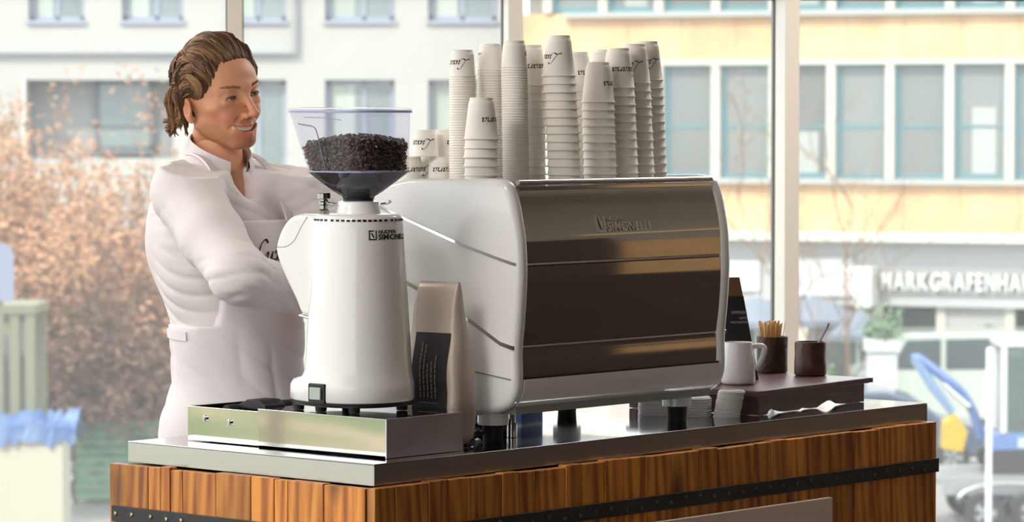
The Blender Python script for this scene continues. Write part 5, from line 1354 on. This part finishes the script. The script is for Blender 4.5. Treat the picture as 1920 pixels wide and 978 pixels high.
shrub('bare_tree', 'thin bare street tree in front of the ochre building', PX(1598, 63), 63.0, 7.0, 3.0, 12, ((170, 140, 120), (150, 120, 100)), 2, 260, 0.05, cat='tree', grp='street tree')

# green slatted fence, shelter, sign board and covered crate at the left
m_grn = mat('green_slat', (92, 128, 104), 0.6)
fn = thing('green_fence', 'low green slatted fence in front of the brown shrubs', 'fence', wld(PX(138, 54), 54.0, GZ0))
fw = PX(420, 54)-PX(138, 54)
for i in range(9): MB().box(0, fw, 0.0, 0.03, 0.08+i*0.145, 0.08+i*0.145+0.125).build('slat', m_grn, fn)
for i in range(4): MB().box(i*fw/3-0.04, i*fw/3+0.04, 0.03, 0.1, 0.0, 1.42).build('post', mat('green_post', (70, 96, 80), 0.6), fn)
m_shel = mat('shelter_frame', (142, 142, 116), 0.5)
sD = 50.0; sx = PX(64, sD)
sh = thing('street_shelter', 'pale yellow framed street shelter at the left edge', 'shelter', wld(sx, sD, GZ0))
zt_ = PZ(570, sD)-GZ0
for (x, y) in ((-0.07, 0), (-0.3, 0), (-1.9, 0), (-0.07, 1.2), (-1.9, 1.2)): MB().box(x-0.07, x+0.07, y-0.07, y+0.07, 0, zt_-0.1).build('post', m_shel, sh)
MB().box(-2.0, 0.03, -0.1, 1.3, zt_-0.16, zt_).build('roof', m_shel, sh, bevel=0.02, seg=1)
MB().box(-1.8, -0.4, -0.02, 0.02, zt_-0.42, zt_-0.3).build('rail', m_shel, sh)
MB().box(-1.85, -0.12, 1.18, 1.22, 0.3, zt_-0.2).build('back_pane', thin_glass('shelter_glass', (220, 228, 224), 0.1), sh)
bdp = thing('sign_board', 'round-topped bluish board on a post above the shelter at the left edge', 'sign board', wld(PX(-2, 49), 49.0, GZ0))
hb = PZ(455, 49)-GZ0; lo = PZ(565, 49)-GZ0; wv = 0.21
MB().prism([(-wv, lo), (wv, lo), (wv, hb-wv)] + [(wv*math.cos(R(a)), hb-wv+wv*math.sin(R(a))) for a in range(15, 180, 15)] + [(-wv, hb-wv)], 'y', 0, 0.05).build('board', mat('board_lilac', (150, 156, 182), 0.5), bdp)
MB().tube([(0, 0.08, 0), (0, 0.08, hb-0.3)], 0.04, 8).build('post', m_shel, bdp)
cr = thing('covered_crate', 'pale crate under a blue tarpaulin at the lower left', 'crate', wld(PX(-70, 48.6), 48.6, GZ0+0.0))
cw = PX(140, 48.6)-PX(-70, 48.6)
MB().box(0, cw-0.2, 0, 0.9, 0, 1.62).build('crate', mat('crate_pale', (206, 200, 178), 0.7), cr)
tp = MB(); nn = 22; rt = random.Random(8); top_ = []; 
rowA = [(cw*i/nn, -0.05+rt.uniform(-0.03, 0.03), 1.0+0.52+rt.uniform(-0.09, 0.06)) for i in range(nn+1)]; rowB = [(cw*i/nn, -0.02+rt.uniform(-0.03, 0.03), 1.0+0.78+rt.uniform(-0.05, 0.05)) for i in range(nn+1)]
rowC = [(cw*i/nn, 0.5, 1.0+0.95+rt.uniform(-0.06, 0.06)) for i in range(nn+1)]; rowD = [(cw*i/nn, 1.0, 1.0+0.55+rt.uniform(-0.06, 0.06)) for i in range(nn+1)]
tp.add(rowA+rowB+rowC+rowD, [(k*(nn+1)+i, k*(nn+1)+i+1, (k+1)*(nn+1)+i+1, (k+1)*(nn+1)+i) for k in range(3) for i in range(nn)])
tp.build('tarpaulin', mat('blue_tarp', (62, 100, 164), 0.5, rgb2=(122, 148, 188), vscale=2.5), cr)

# ------------------------------------------------------------------ vehicles at the right
m_tyre = mat('tyre', (52, 52, 54), 0.8); m_rim = mat('alloy_rim', (196, 198, 204), 0.35, metal=0.8)
def wheel(par, x, y, r, side=-1):
    w = MB().lathe([(r*0.62, -0.09), (r*0.95, -0.1), (r, -0.06), (r, 0.06), (r*0.95, 0.1), (r*0.62, 0.09)], 24).build('wheel', m_tyre, par, smooth=True, M=Matrix.Translation((x, y, r)) @ Matrix.Rotation(PI/2, 4, 'X'))
    rm = MB().lathe([(r*0.62, 0.075), (r*0.56, 0.1), (r*0.5, 0.07), (0.02, 0.06)], 20)
    for k in range(5):
        a = 2*PI*k/5; c, s = math.cos(a), math.sin(a); rm.add([(0.03*c-0.035*s, 0.03*s+0.035*c, 0.1), (0.03*c+0.035*s, 0.03*s-0.035*c, 0.1), (r*0.58*c+0.05*s, r*0.58*s-0.05*c, 0.095), (r*0.58*c-0.05*s, r*0.58*s+0.05*c, 0.095)], [(0, 1, 2, 3)])
    rm.build('rim', m_rim, w)
def vehicle(nm, lab, M, L_, H_, body_rgb, prof, winprof, wheels, wid=1.75):
    v = thing(nm, lab, nm, M, 'parked vehicles')
    MB().prism(prof, 'y', 0, wid).build('body', mat(nm+'_paint', body_rgb, 0.3, coat=0.8), v, bevel=0.06, seg=3, angle=20)
    for wp in winprof: MB().prism(wp, 'y', -0.012, 0.01).build('side_window', mat('car_glass', (70, 84, 88), 0.1, spec=0.7), v)
    for x in wheels: wheel(v, x, 0.02, 0.31); wheel(v, x, wid-0.02, 0.31)
    return v
cD = 58.5
prof = [(0, 0.3), (0.05, 0.75), (0.4, 0.9), (0.95, 1.35), (1.3, 1.46), (2.3, 1.47), (2.9, 1.3), (3.3, 0.98), (4.1, 0.82), (4.25, 0.6), (4.25, 0.3)]
vehicle('car', 'dark blue-grey parked car with alloy wheels beyond the counter end', wld(PX(1788, cD)-3.45, cD, GZ0), 4.25, 1.47, (74, 88, 116), prof, ([(1.05, 0.95), (1.3, 1.36), (2.1, 1.38), (2.1, 0.95)], [(2.16, 0.95), (2.16, 1.37), (2.75, 1.25), (3.1, 0.97)]), (0.8, 3.45))
vD = 66.0
vprof = [(0, 0.3), (0, 1.2), (0.5, 1.4), (0.95, 2.02), (4.6, 2.05), (4.75, 1.9), (4.8, 0.3)]
vehicle('van', 'pale green-white van parked before the shop windows', wld(PX(1690, vD)-0.9, vD, GZ0), 4.8, 2.05, (206, 218, 208), vprof, ([(0.7, 1.3), (1.02, 1.88), (1.7, 1.9), (1.7, 1.3)], [(1.8, 1.3), (1.8, 1.9), (3.0, 1.92), (3.0, 1.3)]), (0.85, 3.9), 1.9)
tD = 50.5
tr = thing('trailer', 'low grey twin-axle trailer carrying the mini excavator', 'trailer', wld(PX(1758, tD), tD, GZ0))
m_gal = mat('galvanised', (178, 180, 182), 0.45, metal=0.5)
MB().box(0, 4.2, 0, 1.9, 0.72, 0.82).build('deck', m_gal, tr, bevel=0.01, seg=1)
MB().box(0.1, 4.1, -0.05, 0.0, 0.55, 0.74).build('side_rail', m_gal, tr)
for x in (0.72, 1.42): wheel(tr, x, -0.15, 0.3); wheel(tr, x, 2.05, 0.3)
arc = [(0.32+0.0, 0.5)] + [(1.07+0.75*math.cos(R(a)), 0.5+0.24*math.sin(R(a))) for a in range(170, 0, -20)] + [(1.82, 0.5)]
MB().tube([(x, -0.17, z) for x, z in arc], 0.04, 6).build('mudguard', m_gal, tr)
MB().box(-1.3, 0, 0.9, 1.0, 0.45, 0.55).build('drawbar', m_gal, tr)
ex = thing('mini_excavator', 'blue mini excavator with a white-framed cab on the trailer', 'excavator', wld(PX(1858, tD), tD+0.4, GZ0+0.821))
m_blu = mat('excavator_blue', (100, 134, 196), 0.4, coat=0.4)
m_cab = mat('cab_white', (236, 238, 240), 0.4)
for y in (0.0, 0.8): MB().prism(rrect(0.85, 0.18, 0.17, 5, 0.85, 0.19), 'y', y, y+0.25).build('track', m_tyre, ex)
MB().box(0.1, 1.7, 0.05, 1.0, 0.3, 0.62).build('body', m_blu, ex, bevel=0.04, seg=2)
MB().box(0.5, 1.2, 0.03, 0.05, 0.4, 0.55).build('side_stripe', mat('stripe_pale', (206, 216, 236), 0.5), ex)
cabm = MB()
for (x, y) in ((0.28, 0.06), (0.28, 0.94), (1.25, 0.06), (1.25, 0.94)): cabm.box(x-0.05, x+0.05, y-0.04, y+0.04, 0.62, 2.0)
cabm.box(0.2, 1.33, 0.0, 1.0, 1.95, 2.07).build('cab_frame', m_cab, ex, bevel=0.015, seg=1)
for y in (0.05, 0.94): MB().box(0.33, 1.2, y, y+0.012, 0.65, 1.94).build('cab_pane', thin_glass('cab_glass', (170, 190, 180), 0.1), ex)
MB().box(0.75, 1.1, 0.35, 0.75, 0.62, 1.3).build('seat', mat('seat_ochre', (206, 170, 70), 0.6), ex, bevel=0.05)
bp_ = [(0.0, 0.5, 0.5), (-0.12, 0.5, 0.9), (-0.35, 0.5, 1.25), (-0.95, 0.5, 1.72), (-1.05, 0.5, 1.72)]
MB().tube(smooth_path(bp_, 4), [0.075]*17, 4).build('boom', m_blu, ex)
MB().tube([(-1.02, 0.5, 1.75), (-0.75, 0.5, 1.3), (-0.45, 0.5, 0.9)], [0.09, 0.08, 0.06], 4).build('dipper_arm', mat('excavator_pale', (150, 178, 220), 0.4), ex)
MB().tube([(-0.2, 0.42, 1.0), (-0.6, 0.42, 1.35)], 0.04, 8).build('hydraulic_ram', chrome, ex)
MB().prism([(-0.62, 0.35), (-0.3, 0.3), (-0.22, 0.62), (-0.42, 0.9), (-0.6, 0.75)], 'y', 0.3, 0.7).build('bucket', mat('bucket_yellow', (214, 176, 40), 0.5), ex, bevel=0.02)
pD = 44.0
pl = thing('street_pole', 'slim white street pole in front of the trailer', 'pole', wld(PX(1857, pD), pD, GZ0))
hh = PZ(655, pD)-GZ0
MB().lathe([(0.06, 0), (0.06, 0.4), (0.042, 0.45), (0.04, hh), (0.02, hh+0.03)], 12).build('shaft', m_cab, pl, smooth=True)
MB().lathe([(0.085, 0), (0.085, 0.05)], 12).build('base_plate', m_gal, pl)
# cafe parasols and planters far behind the mullion
m_par = mat('parasol_slate', (136, 146, 162), 0.7, var=0.1)
for (p, D, zr, rr_, lab) in ((1525, 64.5, 2.35, 1.0, 'slate-grey cafe parasol seen between mullion and spoon'), (1420, 65.0, 2.3, 1.0, 'slate-grey cafe parasol seen above the stirrers'), (1610, 64.0, 2.1, 0.8, 'small slate-grey cafe parasol right of the spoon')):
    t = thing('parasol', lab, 'parasol', wld(PX(p, D), D, GZ0+0.05), 'slate-grey parasols')
    MB().lathe([(0.03, zr+0.45), (rr_*0.5, zr+0.27), (rr_, zr), (rr_*0.98, zr-0.12), (rr_*0.96, zr-0.01), (0.03, zr+0.4)], 8).build('canopy', m_par, t)
    MB().tube([(0, 0, 0), (0, 0, zr+0.5)], 0.03, 8).build('pole', m_cab, t)
    MB().lathe([(0.3, 0.0), (0.3, 0.06), (0.05, 0.1)], 12).build('foot', m_gal, t)
for (p, D, lab) in ((1560, 62.5, 'white planter box with a leafy plant left of the van'), (1655, 61.5, 'white planter pillar in front of the van')):
    t = thing('planter', lab, 'planter', wld(PX(p, D), D, GZ0+0.05), 'street planters')
    hgt = 1.1 if p < 1600 else 2.4
    MB().box(-0.26, 0.26, -0.26, 0.26, 0, hgt*0.8).build('box', mat('planter_white', (228, 230, 230), 0.6), t, bevel=0.02, seg=1)
    MB().box(-0.32, 0.32, -0.32, 0.32, hgt*0.8, hgt*0.9).build('cap', mat('planter_white', (228, 230, 230), 0.6), t, bevel=0.02, seg=1)
    rp = random.Random(p); lvb = MB()
    for k in range(220):
        q = Vector((rp.gauss(0, 0.18), rp.gauss(0, 0.18), hgt*0.9+abs(rp.gauss(0, 0.22)))); a = Vector((rp.gauss(0, 1), rp.gauss(0, 1), rp.gauss(0, 1))).normalized(); b = a.orthogonal().normalized(); s = 0.08
        lvb.add([q-a*s, q+b*s*0.5, q+a*s, q-b*s*0.5], [(0, 1, 2, 3)])
    lvb.build('foliage', mat('planter_leaf', (120, 150, 110), 0.7), t)['kind'] = 'stuff'
